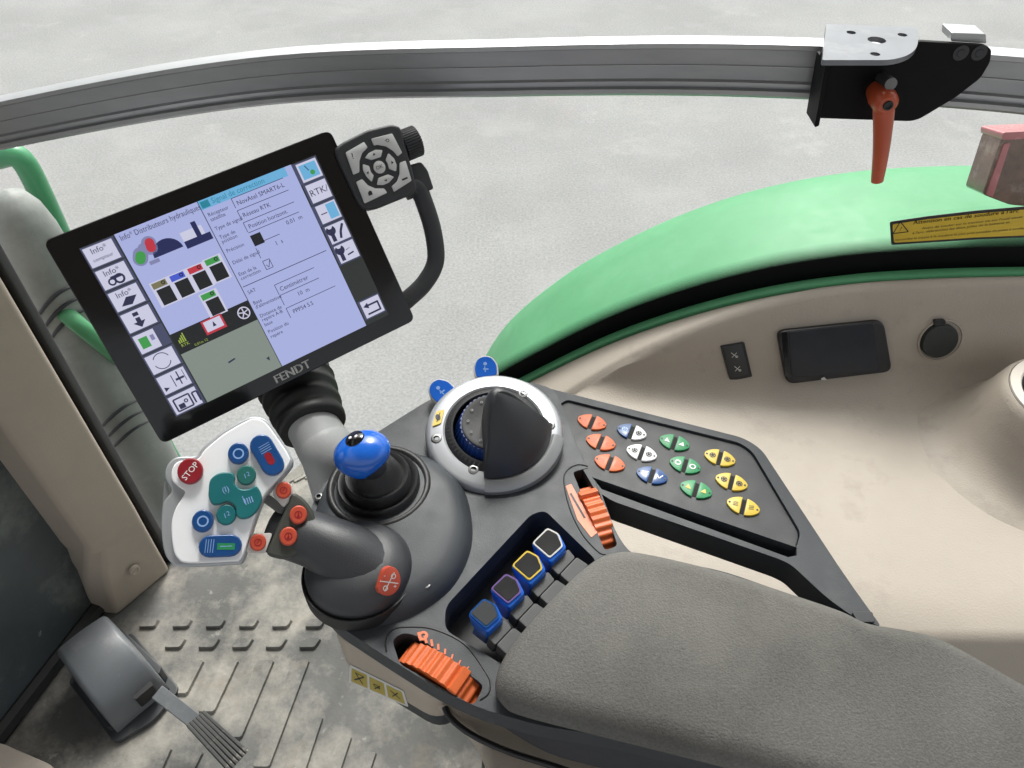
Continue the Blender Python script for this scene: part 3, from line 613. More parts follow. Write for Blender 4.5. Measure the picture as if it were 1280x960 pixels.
# ---- thumb wheels
def thumbwheel(pa, pb, wd, rad, nm, label, tab=False, lift=.012):
    A, Bq = CON.w(*CON.uv(*pa), 0), CON.w(*CON.uv(*pb), 0); mid_ = (A + Bq) / 2; d = (Bq - A).normalized(); ax = Vector((-d.y, d.x, 0))
    ctr = mid_ + Vector((0, 0, lift - rad)); root = thing(nm, (ctr.x, ctr.y, CZ - .028), label, 'thumb wheel', 'orange thumb wheels')
    F_ = Frame(ctr, ax, d); b = B(); n = 38; p = []
    for k in range(n * 8):
        t = 2 * math.pi * k / (n * 8); r = rad + .0009 * math.cos(t * n); p.append((r * math.cos(t), r * math.sin(t)))
    sgn = 1 if F_.y.z > 0 else -1; p = [(x, y) for x, y in p]
    # keep only the upper part of the wheel: the rest would lie inside the console
    lim = rad - lift - .012; p = [(x, y) for x, y in p if y * sgn > lim]
    b.prism(p, -wd / 2, wd / 2)
    put('wheel', b, 'orange', F_.M, root, sharp=75, wn=False)
    if tab:
        t = R(tab); bb = B(); c = Vector((math.cos(t), sgn * math.sin(t))) ; n_ = Vector((-c.y, c.x)); q = [c * (rad - .003) - n_ * .005, c * (rad - .003) + n_ * .005, c * (rad + .0035) + n_ * .004, c * (rad + .0035) - n_ * .004]
        bb.prism([tuple(v) for v in q], -wd / 2 - .001, wd / 2 + .001); bb.bevel(.001, 2); put('stop_tab', bb, 'orange', F_.M, root)
    return root
thumbwheel((727, 602), (764, 678), .0175, .05, 'thumb_wheel', 'ribbed orange thumb wheel set in pocket beside the keypad wing', 114, .006)
thumbwheel((512, 812), (588, 861), .021, .05, 'thumb_wheel', 'ribbed orange thumb wheel set in pocket by yellow stickered box', 66, .006)
# ---- four rocker levers in the black recess
mat('block_grey', (.075, .077, .08), .55, bump=.1, var=.1)
LV = [((0, 0), 'off_white', 'blue hydraulic rocker lever with black face edged in white'), ((-25.5, 28), 'yellow', 'blue hydraulic rocker lever with black face edged in yellow'), ((-52, 57), 'purple', 'blue hydraulic rocker lever with black face edged in purple'), ((-79.5, 88), 'blue', 'blue hydraulic rocker lever with plain dark face and blue edge')]
for (dx, dy), edge, lab in LV:
    fc = [(665 + dx, 679 + dy), (684 + dx, 660 + dy), (698 + dx, 667 + dy), (704 + dx, 683 + dy), (687 + dx, 698 + dy)]
    LF = Frame(at(686 + dx, 680 + dy, .742), (.12, -.22, .95)); rt = thing('rocker_lever', (LF.o.x, LF.o.y, CZ - .028), lab, 'lever', 'hydraulic rocker levers')
    f1 = rpoly(LF.pts(fc), .0025, 3); big = rpoly(shrink(LF.pts([(664 + dx, 680 + dy), (684 + dx, 659 + dy), (699 + dx, 666 + dy), (708 + dx, 684 + dy), (689 + dx, 703 + dy)]), -.0003), .003, 3)
    low = rpoly(LF.pts([(668 + dx, 692 + dy), (684 + dx, 671 + dy), (699 + dx, 675 + dy), (711 + dx, 692 + dy), (692 + dx, 711 + dy)], -.012), .003, 3)
    b = B(); b.prism(low, -.016, -.0008, big); b.bevel(.0015, 2, 40); b.prism(shrink(low, .003), -.045, -.0155); put('body', b, 'blue_bright', LF.M, rt)
    b = B(); b.prism(f1, -.0012, .0009); put('edge_frame', b, edge, LF.M, rt)
    b = B(); b.prism(shrink(f1, .0016), -.0005, .0014); b.bevel(.0004, 1); put('face', b, 'black' if edge != 'blue' else 'keypad', LF.M, rt)
    KF = Frame(at(713 + dx, 710 + dy, .731), (.1, -.1, .97)); b = B()
    b.prism(rpoly(KF.pts([(700 + dx, 718 + dy), (721 + dx, 696 + dy), (736 + dx, 706 + dy), (715 + dx, 732 + dy)]), .0015, 2), -.02, .0); b.bevel(.001, 2); b2 = B()
    put('rear_block', b, 'block_grey', KF.M, rt)
    b = B(); b.prism(rpoly(KF.pts([(689 + dx, 707 + dy), (711 + dx, 684 + dy), (720 + dx, 695 + dy), (699 + dx, 717 + dy)]), .0015, 2), -.022, -.003); b.bevel(.001, 2); put('front_block', b, 'block_grey', KF.M, rt)
# ---- blue knobbed lever
b0 = at(474, 608, CZ + .016); kl = thing('knob_lever', b0, 'lever with glossy blue pear shaped knob and black boot', 'lever')
MK = Matrix.Translation((b0.x, b0.y, CZ + .016))
b = B(); b.lathe([(.052, -.003), (.0515, .003), (.048, .005), (.046, .004), (.043, .0), (.041, .0015), (.041, .008), (.039, .011), (.036, .010), (.034, .007), (.0325, .010), (.0325, .017), (.0305, .020), (.028, .019), (.026, .017), (.023, .020), (.021, .028), (.016, .033), (.013, .04), (0, .041)], (0, 0), 40); put('boot', b, 'rubber', MK, kl, sharp=70, wn=False)
kc = aty(452, 564, b0.y - .008); ML = Matrix.Translation(kc)
b = B(); b.tube([b0 + Vector((0, 0, .03)), kc + Vector((.004, 0, -.018)), kc], [.013, .0165, .018], 18); b.mi = 0; put('collar', b, 'grip', None, kl, sharp=60)
b = B(); b.lathe([(0, .021), (.006, .0205), (.012, .0185), (.0175, .0145), (.0225, .008), (.0252, .0), (.0253, -.006), (.0238, -.0115), (.021, -.0135), (.0, -.0125)], (0, 0), 40)
for v in b.bm.verts:
    a = math.atan2(v.co.y, v.co.x); r = math.hypot(v.co.x, v.co.y)
    k = math.exp(-((a + R(95)) / .45) ** 2) * (r / .025) ** 2
    v.co.z -= .008 * k * (1 if v.co.z < .005 else .3); v.co.x *= 1.06 + .06 * (v.co.x < 0); v.co.y *= .95; v.co.z *= .72
put('knob', b, 'blue_bright', ML @ Matrix.Rotation(R(-14), 4, 'Y'), kl, sharp=70, wn=False)
b = B(); b.lathe([(.0095, .0), (.009, .0028), (.006, .0045), (0, .005)], (0, 0), 24); b.mi = 1
for x in (-.003, .003): b.lathe([(.0016, .0049), (0, .0056)], (x, 0), 10)
put('cap', b, ['gloss_black', 'white'], ML @ Matrix.Translation((-.0045, .0035, .0118)) @ Matrix.Rotation(R(-20), 4, 'Y'), kl)
# ---- control dial with half cone hand rest
dc = at(618, 540, CZ + .012); DI = Frame((dc.x, dc.y, CZ + .006), (0, -.17, .985)); dl = thing('control_dial', (dc.x, dc.y, CZ), 'round silver control dial with black half cone hand rest', 'control dial')
RO = .0735
b = B(); b.lathe([(RO + .0005, -.03), (RO, .008), (RO - .003, .0125), (RO - .007, .0145), (RO - .019, .0155), (RO - .021, .014), (RO - .021, .0)], (0, 0), 72); put('bezel_ring', b, 'silver', DI.M, dl, sharp=40)
b = B(); b.lathe([(RO + .001, -.02), (RO + .0008, .0125), (RO - .004, .0175), (RO - .010, .0185), (RO - .012, .017), (RO - .012, .01)], (0, 0), 40, R(-97), R(-8)); put('ring_segment', b, 'silver_dark', DI.M, dl, sharp=40)
b = B(); b.lathe([(RO - .021, .006), (RO - .0215, .014), (.047, .0185), (.044, .019), (.0435, .0185)], (0, 0), 64)
for k in range(60):
    t = 2 * math.pi * k / 60; b.line((.0455 * math.cos(t), .0455 * math.sin(t)), (.0505 * math.cos(t), .0505 * math.sin(t)), .0004, .0193)
put('scale_ring', b, 'recess', DI.M, dl, sharp=40, wn=False)
p = []
for k in range(160): t = 2 * math.pi * k / 160; r = .0435 if k % 4 < 2 else .0422; p.append((r * math.cos(t), r * math.sin(t)))
b = B(); b.prism(p, .006, .027, [(x * .82, y * .82) for x, y in p]); put('grip_ring', b, 'blue_dark', DI.M, dl, sharp=30, wn=False)
b = B(); b.lathe([(.0345, .02), (.034, .0285), (.032, .029), (.029, .028), (.0, .0295)], (0, 0), 48)
b.mi = 1
for k in range(12): t = 2 * math.pi * k / 12; b.ring((.027 * math.cos(t), .027 * math.sin(t)), .0008, .0016, .0298, 8)
put('dial_cap', b, ['recess', 'seat_panel'], DI.M, dl, sharp=40, wn=False)
# hand rest: a sector of a rounded cone
ap = Vector(DI.uv(622, 491, .084)); a0, a1 = R(-99), R(2); H = .068; RR = RO - .0125; rc = .0185
bd = [(Vector((RR * math.cos(t), RR * math.sin(t))), 0.) for t in [a0 + (a1 - a0) * k / 30 for k in range(31)]]
e0, e1 = bd[0][0], bd[-1][0]
ang0 = math.atan2((e1 - ap).y, (e1 - ap).x) + R(72); ang1 = math.atan2((e0 - ap).y, (e0 - ap).x) - R(76) + 2 * math.pi
arc = [ap + Vector((math.cos(t), math.sin(t))) * rc for t in [ang0 + (ang1 - ang0) * k / 16 for k in range(17)]]
bd += [(e1.lerp(arc[0], k / 9), k / 9) for k in range(1, 9)] + [(p, 1.) for p in arc] + [(arc[-1].lerp(e0, k / 9), 1 - k / 9) for k in range(1, 9)]
rows = []
for p, back in bd:
    r_ = []
    for j in range(15):
        s_ = j / 14; ex = 1.4 + 2.2 * back; c = p.lerp(ap, s_); r_.append(Vector((c.x, c.y, .0172 + H * (.06 * min(1, s_ * 10) + .94 * (1 - (1 - s_) ** ex)))))
    rows.append(r_)
b = B(); b.loft(rows + [rows[0]]); bmesh.ops.remove_doubles(b.bm, verts=b.bm.verts[:], dist=1e-5)
put('hand_rest', b, 'grip', DI.M, dl, sharp=75, wn=False)
for px, py in ((546, 549), (592, 588), (687, 533), (654, 493)): screw(dl, DI, px, py, .0135, .0062)
b = B(); c = DI.uv(547.5, 522, .016); b.prism(rpoly([(c[0] - .0055, c[1] - .011), (c[0] + .0035, c[1] - .0075), (c[0] + .0065, c[1] + .0105), (c[0] - .0025, c[1] + .0075)], .0015, 3), .0135, .0165); b.mi = 1; b.flat(ell(c, .0028, .0042, .3, 10), .0167); b.line((c[0] - .001, c[1] - .006), (c[0] + .002, c[1] + .006), .001, .0167)
put('badge', b, ['yellow', 'ink'], DI.M, dl, wn=False)
b = B(); c = DI.uv(640, 477, .016); t0 = DI.uv(612, 475, .016); b.line(t0, DI.uv(650, 479, .016), .004, .0162); put('dirty_mark', b, 'orange_pale', DI.M, dl, wn=False) if False else b.bm.free()
for (px, py), rot, ln in (((607, 459), 8, 0), ((551, 488), 48, 0)):
    TF = Frame(at(px, py, CZ + .022), (0, -.45, .9)); ca, sa = math.cos(R(rot)), math.sin(R(rot)); G = lambda x, y: (x * ca - y * sa, x * sa + y * ca)
    shp = [G(-.0135, -.0125), G(.0135, -.0125), G(.0145, .002), G(.009, .0125), G(0, .0155), G(-.009, .0125), G(-.0145, .002)]
    b = B(); b.prism(rpoly(shp, .005, 4), -.012, -.001); b.bevel(.0012, 2); fl = put('paddle', b, 'off_white', TF.M, dl)
    b = B(); b.prism(rpoly([(x * .88, y * .88) for x, y in shp], .004, 4), -.003, .0006); b.bevel(.0008, 2); b.mi = 1
    b.ring(G(0, .004), .0, .0022, .0009, 10); b.line(G(-.003, -.002), G(.003, -.003), .0016, .0009); b.line(G(-.001, .001), G(-.001, -.006), .0012, .0009); put('paddle_face', b, ['blue_bright', 'blue_pale'], TF.M, fl)
    b = B(); b.prism(rpoly([G(-.0115, -.03), G(.0115, -.03), G(.0125, -.004), G(-.0125, -.004)], .002, 2), -.022, -.0065); b.bevel(.001, 2); put('paddle_arm', b, 'shell', TF.M, dl)
# ================================================================== JOYSTICK
jb = at(449, 712, CZ + .015); jy = thing('joystick', jb, 'grey joystick with silver button plate and orange emblem on its base', 'joystick')
MJ = Matrix.Translation((jb.x, jb.y, CZ + .012))
b = B(); b.lathe([(.0482, -.004), (.0482, .008), (.0455, .014), (.040, .0205), (.030, .025), (.016, .0275), (0, .028)], (0, 0), 48); put('base_dome', b, 'grip', MJ, jy, sharp=50)
b = B(); b.lathe([(.0522, -.013), (.0522, .002), (.0515, .0036), (.0505, .0036), (.0498, .002), (.0475, .0015)], (0, 0), 48); put('gap_ring', b, 'rubber', MJ, jy, sharp=50)  # dark ring stands in for the shaded gap around the dome
JP = Frame(atd(283, 617, .665), (.26, -.5, .83)); J = JP.uv
# neck and grip
hd = JP.w(*J(347, 660, -.036), -.036); p0 = jb + Vector((.006, .0, -.004)); p1 = p0.lerp(hd, .5) + Vector((.0, 0, .013))
pth = spl([p0, p0.lerp(p1, .5) + Vector((0, 0, .004)), p1, hd.lerp(p1, .3), hd], 4)
b = B(); b.tube(pth, [.034 - .010 * min(1, k / 8) if k < 9 else .024 - .0002 * (k - 8) for k in range(len(pth))], 24, 1.06); put('grip', b, 'grip', None, jy, sharp=70, wn=False)
b = B(); ov = JP.pts([(366, 614), (379, 622), (389, 634), (396, 652), (397, 668), (382, 690), (356, 700), (331, 694)], -.004)
b.prism(rpoly(ov, .006, 4), -.030, -.004); b.bevel(.005, 3, 40); thumb = put('thumb_panel', b, 'olive', JP.M, jy)
# emblem on the dome
EF = Frame(aty(486, 727, jb.y - .029), (.55, -.55, .65)); b = B(); el_ = rpoly(EF.pts([(479, 712), (487, 707), (496, 711), (501, 722), (499, 735), (490, 744), (480, 745), (471, 739)]), .004, 4); b.prism(el_, -.006, .0012); b.bevel(.0008, 2); b.mi = 1
c = EF.uv(486, 727)
b.line(EF.uv(480, 739), EF.uv(492, 715), .0008, .0015); b.line(EF.uv(474, 726), EF.uv(497, 729), .0008, .0015); b.ring(EF.uv(481, 735), .0016, .0024, .0015, 10); b.ring(EF.uv(491, 720), .0016, .0024, .0015, 10)
b.text('+', .006, EF.uv(493, 733), .0015); b.text('-', .006, EF.uv(480, 719), .0015); put('emblem', b, ['button_orange', 'off_white'], EF.M, jy, wn=False)
# silver head plate
hp = [(206, 597), (208, 582), (220, 571), (245, 569), (253, 559), (278, 539), (304, 524), (318, 520), (334, 525), (350, 546), (364, 569), (366, 580), (352, 598), (333, 620), (321, 648), (310, 684), (303, 703), (290, 706), (228, 709), (212, 702), (204, 686), (201, 655), (204, 628), (214, 613)]
po = [tuple(v) for v in spl2(JP.pts(hp, -.004), 4)]
b = B(); b.prism(po, -.026, -.0045); b.bevel(.0025, 3, 40); put('head_body', b, 'silver', JP.M, jy)
hp2 = [(215, 600), (215, 586), (224, 576), (246, 574), (256, 562), (280, 542), (306, 527), (318, 523), (332, 528), (348, 549), (361, 569), (362, 579), (350, 596), (331, 618), (318, 647), (308, 682), (300, 700), (288, 702), (236, 704), (222, 698), (216, 684), (214, 655), (220, 634), (231, 616), (224, 609)]
mat('plate_silver', (.88, .89, .91), .42, .0, var=.03, bump=.04, bscale=1500)
b = B(); b.prism([tuple(v) for v in spl2(JP.pts(hp2), 4)], -.006, 0); b.bevel(.0015, 3, 40); plate = put('head_plate', b, 'plate_silver', JP.M, jy)
b = B(); b.prism(rpoly(JP.pts([(206, 600), (203, 640), (204, 686), (214, 700), (211, 660), (214, 622)], -.012), .003, 2), -.016, -.0105); put('side_groove', b, 'silver_dark', JP.M, jy)
def jbtn(name, pts, m, h=.005, marks=None, icon='white', z0=0., bev=.0016, par=plate):
    b = B(); b.prism(pts, z0 - .002, z0 + h * .55); b.prism(pts, z0 + h * .5, z0 + h); b.bm.free(); b = B(); b.prism(pts, z0 - .002, z0 + h); b.bevel(bev, 3, 40, lambda e: min(v.co.z for v in e.verts) > z0 + h - 1e-5)
    b.mi = 1
    if marks: marks(b, z0 + h + .0002)
    return put(name, b, [m, icon], JP.M, par)
px2m = .665 / K
def rb(name, px, py, rp, m, marks=None, icon='white', h=.005, z0=0., par=plate):
    c = J(px, py, z0 + h * .5); return jbtn(name, ell(c, rp * px2m * 1.02, rp * px2m * 1.12, n=28), m, h, marks and (lambda b, z: marks(b, z, J(px, py, z))), icon, z0, par=par)
rb('stop_button', 238, 589, 14.5, 'red', lambda b, z, c: b.text('STOP', .0072, c, z, R(56)), h=.006)
rg = lambda b, z, c: b.ring(c, .0034, .0047, z, 22)
rb('round_button', 298, 567, 12.3, 'blue', rg, 'blue_pale'); rb('round_button', 253.5, 651.5, 12.3, 'blue', rg, 'blue_pale')
sm = lambda b, z, c: (b.text('I', .006, (c[0] - .001, c[1] - .001), z, R(20)), b.text('2', .0055, (c[0] + .0015, c[1] + .001), z, R(20)))
rb('round_button', 308, 594, 11.3, 'green_btn', sm, 'blue_pale'); rb('round_button', 283, 643.5, 11.5, 'teal', sm, 'blue_pale')
tb = [(350, 560), (362, 490), (420, 450), (490, 448), (512, 478), (508, 512), (545, 548), (600, 548), (640, 530), (670, 570), (676, 620), (650, 680), (600, 725), (545, 732), (520, 705), (514, 662), (470, 628), (420, 642), (375, 645), (352, 605)]
def tmarks(b, z):
    b.text('(I)', .007, J(282, 612, z), z, R(22)); b.text('IIII', .008, J(311, 626, z), z, R(22)); b.line(J(303, 620, z), J(306, 629, z), .0006, z)
jbtn('rocker_button', spl2(JP.pts([(190 + x / 4.923, 500 + y / 4.923) for x, y in tb], .003), 4), 'teal', .006, tmarks, 'blue_pale')
def cap_btn(c1, c2, wpx, marks):
    a, c = Vector(J(*c1, .003)), Vector(J(*c2, .003)); d = c - a; return jbtn('capsule_button', capsule(tuple((a + c) / 2), d.length + wpx * px2m, wpx * px2m, math.atan2(d.y, d.x)), 'blue', .0055, marks, 'blue_pale')
def m1(b, z):
    for k in range(4): b.line(J(323 + 1.2 * k, 560 + 2.6 * k, z), J(336 + 1.2 * k, 552.5 + 2.6 * k, z), .0005, z)
    b.mi = 2; b.flat(capsule(J(337, 573, z), .012, .0062, R(-58)), z); b.mi = 1
def m2(b, z):
    for k in range(4): b.line(J(258 + 3.2 * k, 674, z), J(256 + 3.2 * k, 691, z), .0005, z)
    b.mi = 2; b.rect(J(271, 687, z), J(294, 679, z), z); b.mi = 1; b.line(J(275, 683, z), J(290, 682.5, z), .0006, z + .0001)
o = cap_btn((327, 557), (341, 581), 28.5, m1); o.data.materials.append(MATS['red'])
o = cap_btn((263, 683), (288, 682), 27, m2); o.data.materials.append(MATS['green_key'])
# white tabs with orange buttons and the grey web between
for tabp, (bx, by) in (([(345, 605), (357, 600), (366, 607), (366, 615), (355, 635), (340, 618)], (354.5, 612.8)), ([(314, 667), (341, 666), (331, 692), (307, 691)], (322.5, 678))):
    b = B(); b.prism(rpoly(JP.pts(tabp, -.005), .003, 3), -.013, -.005); b.bevel(.0008, 2); put('button_tab', b, 'off_white', JP.M, jy)
    rb('orange_button', bx, by, 9.6, 'button_orange', lambda b, z, c: (b.ring(c, .0024, .0032, z, 14), b.line((c[0] - .001, c[1] - .001), (c[0] + .001, c[1] + .002), .0008, z)), 'red', .0045, -.005, jy)
for bx, by in ((373, 643.5), (360.5, 670.5)):
    rb('orange_button', bx, by, 10.6, 'button_orange', lambda b, z, c: (b.ring(c, .0026, .0034, z, 14), b.flat([(c[0] - .0012, c[1] - .002), (c[0] + .0012, c[1] - .002), (c[0], c[1] + .003)], z)), 'red', .0045, -.0045, thumb)
b = B(); b.prism(rpoly(JP.pts([(326, 625), (337, 618), (356, 633), (353, 643), (346, 640)], -.012), .002, 2), -.018, -.012); put('web', b, 'seat_panel', JP.M, jy)
# ================================================================== BELOW THE CONSOLE
BX = [(413, 797), (487, 838), (546, 874), (575, 890)]
bxt = [at(413, 797, .62), at(546, 876, .62)]; d = (bxt[1] - bxt[0]); d.z = 0; SB = Frame(bxt[0], (0, 0, 1), d); Ld = d.length
sb = thing('seat_base_box', (bxt[0].x, bxt[0].y, .45), 'beige plastic box with yellow stickers under the armrest console', 'box')
b = B(); b.prism(rpoly([(0, 0), (Ld, 0), (Ld + .03, .1), (Ld, .2), (0, .2)], .02, 5), -.055, .012); b.bevel(.004, 2, 40); put('body', b, 'box_beige', SB.M, sb)
b = B(); b.prism(rpoly([(.001, .003), (Ld - .001, .003), (Ld + .028, .1), (Ld, .2), (.002, .2)], .02, 5), -.085, -.0555); b.bevel(.003, 2, 40); put('shadow_strip', b, 'shell_low', SB.M, sb)  # dark band under the box stands in for its shadow
SF = Frame(SB.o, -SB.y, SB.x)
def sq(x0, x1, y0, y1, m, z, nm):
    b = B(); b.prism(rpoly([(x0, y0), (x1, y0), (x1, y1), (x0, y1)], .0015, 2), z - .0004, z); return put(nm, b, m, SF.M, sb, wn=False)
mat('sticker_olive', (.42, .33, .05), .5, var=.1)
bl = SF.uv(441, 853); tr = SF.uv(507, 862)
b = B(); c1, c2, c3, c4 = SF.uv(438, 830), SF.uv(437, 852), SF.uv(511, 883), SF.uv(505, 863); b.prism(rpoly([c1, c2, c3, c4], .002, 2), .0004, .0009); b.mi = 1
for f0, f1 in ((.04, .33), (.37, .64), (.68, .96)):
    g = lambda s, t: tuple(Vector(c1).lerp(Vector(c4), s).lerp(Vector(c2).lerp(Vector(c3), s), t)); b.flat([g(f0, .12), g(f0, .88), g(f1, .88), g(f1, .12)], .0011)
b.mi = 2; g0 = lambda s, t: g(s, t)
b.line(g0(.1, .7), g0(.27, .3), .002, .0013); b.line(g0(.12, .3), g0(.25, .75), .002, .0013); b.line(g0(.1, .28), g0(.27, .28), .0016, .0013); b.ring(g0(.5, .5), .003, .0045, .0013, 14); b.line(g0(.46, .7), g0(.56, .4), .0015, .0013); b.line(g0(.74, .35), g0(.9, .65), .002, .0013); b.line(g0(.76, .7), g0(.88, .3), .0014, .0013)
put('sticker', b, ['off_white', 'sticker_olive', 'ink'], SF.M, sb, wn=False)
# pedestal, side panel and cable at the bottom
b = B(); rows = []
for z, e in ((.60, 0), (.56, .05), (.45, .35), (.25, .8), (.001, 1)):
    o_ = [at(x, y, .58) for x, y in ((536, 884), (562, 906), (600, 948), (615, 1010), (780, 1010), (780, 880), (600, 872))]
    rows.append([Vector((q.x + .10 * e, q.y + .16 * e, z)) for q in o_])
b.loft(rows, cu=True, caps=True); b.bevel(.012, 3, 25); put('seat_pedestal', b, 'box_beige', None, label='beige flared pedestal below the console behind the stickered box', cat='pedestal', sharp=50)
SP = hf(640, 940, .585); b = B(); b.prism(rpoly(SP.pts([(606, 904), (690, 930), (760, 960), (760, 1050), (598, 1010)]), .006, 3), -.3, .0); b.bevel(.004, 2); sp_ = put('side_panel', b, 'seat_panel', SP.M, label='grey side panel hanging below armrest console next to black cable', cat='panel')
b = B(); b.prism(rpoly(SP.pts([(678, 938), (720, 950), (716, 972), (676, 958)], .004), .002, 2), -.002, .004); put('clip', b, 'hood', SP.M, sp_)
b = B(); g = [at(556, 884, .60), at(562, 896, .60), at(580, 912, .605), at(604, 926, .61), at(640, 941, .612), at(690, 957, .612), at(740, 975, .612), at(800, 1000, .60)]
b.tube(spl(g, 5), .0032, 8); put('cable', b, 'black', None, label='thin black cable looping below the armrest console', cat='cable', sharp=70)
# ================================================================== TERMINAL DISPLAY
sn = S; n_ = Vector((.4145, (-.1408 - .8991) * sn, (-.1408 + .8991) * sn))
mo = atd(300, 360, .78)
MO = Frame(mo, n_, (1, 0, 0)); xd = MO.w(*MO.uv(413, 162)) - MO.w(*MO.uv(52, 302)); MO = Frame(mo, n_, xd); m_ = MO.uv
tm = thing('display_terminal', MO.w(0, -.12, -.02), 'large tilted black touch screen terminal lit in lavender with keypad handle', 'display')
ho = MO.pts([(52, 302), (413, 162), (520, 400), (203, 556)])
xs = [p[0] for p in ho]; ys = [p[1] for p in ho]; X0, X1 = (ho[0][0] + ho[3][0]) / 2, (ho[1][0] + ho[2][0]) / 2; Y1, Y0 = (ho[0][1] + ho[1][1]) / 2, (ho[2][1] + ho[3][1]) / 2
hr = rpoly([(X0, Y0), (X1, Y0), (X1, Y1), (X0, Y1)], .008, 5)
b = B(); b.prism(hr, -.032, -.0042); b.bevel(.005, 3, 40); put('housing', b, 'black', MO.M, tm)
b = B(); b.prism(shrink(hr, .0004), -.0042, 0); b.bevel(.0012, 2, 40); put('bezel_glass', b, 'gloss_black', MO.M, tm)
mat('edge_grey', (.2, .2, .19), .5, var=.1); b = B(); b.prism(rpoly([(X0 + .003, Y1 - .004), (X1 - .006, Y1 - .004), (X1 - .006, Y1 + .0006), (X0 + .003, Y1 + .0006)], .001, 1), -.026, -.0075); put('edge_strip', b, 'edge_grey', MO.M, tm)
b = B(); c1, c2 = m_(346, 474), m_(384, 456); b.text('FENDT', .0125, ((c1[0] + c2[0]) / 2, (c1[1] + c2[1]) / 2), .0004, 0, 'CENTER', 1.05); b.text('FENDT', .0125, ((c1[0] + c2[0]) / 2 + .0006, (c1[1] + c2[1]) / 2), .0004, 0, 'CENTER', 1.05); put('logo_lettering', b, 'off_white', MO.M, tm, wn=False)
# screen content, laid out on the display surface
a_, d_ = [Vector(q) for q in (m_(99, 312), m_(485, 394))]; e_, f_ = [Vector(q) for q in (m_(395, 192), m_(221, 521))]
SX0, SX1 = (a_.x + f_.x) / 2, (d_.x + e_.x) / 2; SY1, SY0 = (a_.y + e_.y) / 2, (d_.y + f_.y) / 2; SW, SH = SX1 - SX0, SY1 - SY0
f = lambda u, v: (SX0 + SW * u, SY1 - SH * v)
b = B(); b.rect(f(0, 1), f(1, 0), .0003); scn = put('screen', b, 's_side', MO.M, tm, wn=False, recalc=False)
def fl(name, m, draw):
    b = B(); draw(b); return put(name, b, m, MO.M, scn, wn=False, recalc=False)
R_ = lambda b, u0, v0, u1, v1, z: b.rect(f(u0, v1), f(u1, v0), z)
TW = .135; CXD = .475; RX = .885
fl('screen_area', ['s_lav'], lambda b: (R_(b, TW, 0, CXD - .003, .655, .0005), R_(b, CXD, 0, RX, 1, .0005)))
fl('screen_area', ['s_dark'], lambda b: R_(b, TW, .58, CXD - .003, .70, .0006)); fl('screen_area', ['s_map'], lambda b: R_(b, TW, .70, CXD - .003, 1, .0006))
fl('screen_header', ['s_cyan', 's_teal'], lambda b: (R_(b, CXD, .0, RX - .03, .05, .0007), setattr(b, 'mi', 1), b.text('Signal de correction', SH * .042, f(CXD + .05, .025), .0009, 0, 'LEFT', .9), R_(b, CXD + .005, .008, CXD + .04, .045, .0009)))
# left icon tiles
lt = ['Info*', 'Info*', 'Info*', None, None, None, None, None]
for k in range(8):
    def dr(b, k=k):
        v0 = k / 8 + .008; v1 = (k + 1) / 8 - .008; b.mi = 1; R_(b, .0, v0 - .005, TW - .006, v1 + .005, .0005); b.mi = 0; R_(b, .006, v0 + .003, TW - .016 - (.03 if k == 4 else 0), v1 - .002, .0007); b.mi = 2; cm = (v0 + v1) / 2; z = .0009
        if k < 3: b.text('Info*', SH * .042, f(.06, v0 + .03), z)
        if k == 0: b.text('compteur', SH * .026, f(.06, v0 + .075), z)
        if k == 1: b.ring(f(.045, cm + .025), .0022, .0038, z, 12); b.ring(f(.075, cm + .022), .003, .005, z, 12); R_(b, .045, cm - .002, .085, cm + .015, z)
        if k == 2: b.flat([f(.03, v1 - .02), f(.07, v1 - .012), f(.1, v1 - .05), f(.06, v1 - .058)], z)
        if k == 3: R_(b, .048, v0 + .015, .07, v0 + .035, z); R_(b, .05, v0 + .045, .068, v0 + .07, z); b.flat([f(.035, v0 + .068), f(.083, v0 + .068), f(.059, v0 + .1)], z)
        if k == 4: b.mi = 3; R_(b, .02, v0 + .025, .055, v0 + .085, z); b.mi = 4; R_(b, .065, v0 + .03, .08, v0 + .06, z)
        if k == 5: b.ring(f(.06, cm), .0075, .0083, z, 24, .3, 2.6); b.ring(f(.06, cm), .0075, .0083, z, 24, 3.4, 5.9)
        if k == 6: b.flat([f(.015, cm + .012), f(.035, cm + .025), f(.015, cm + .038)], z); b.line(f(.06, v0 + .02), f(.06, v1 - .02), .0008, z); b.line(f(.085, v0 + .012), f(.085, v1 - .02), .0012, z); b.line(f(.07, cm), f(.105, cm), .0022, z); b.line(f(.108, v0 + .015), f(.108, v1 - .03), .0006, z)
        if k == 7:
            for p, q in (((.02, .025), (.085, .025)), ((.02, .095), (.085, .095)), ((.02, .025), (.02, .095)), ((.085, .025), (.085, .095)), ((.098, .03), (.118, .03)), ((.118, .03), (.118, .09)), ((.098, .03), (.098, .09))): b.line(f(p[0], v0 + p[1]), f(q[0], v0 + q[1]), .0016, z)
            R_(b, .03, v0 + .06, .055, v0 + .088, z); b.ring(f(.065, v0 + .055), .001, .0022, z, 8)
    fl('screen_tile', ['s_tile', 's_frame', 's_ink', 's_green', 's_gry'], dr)
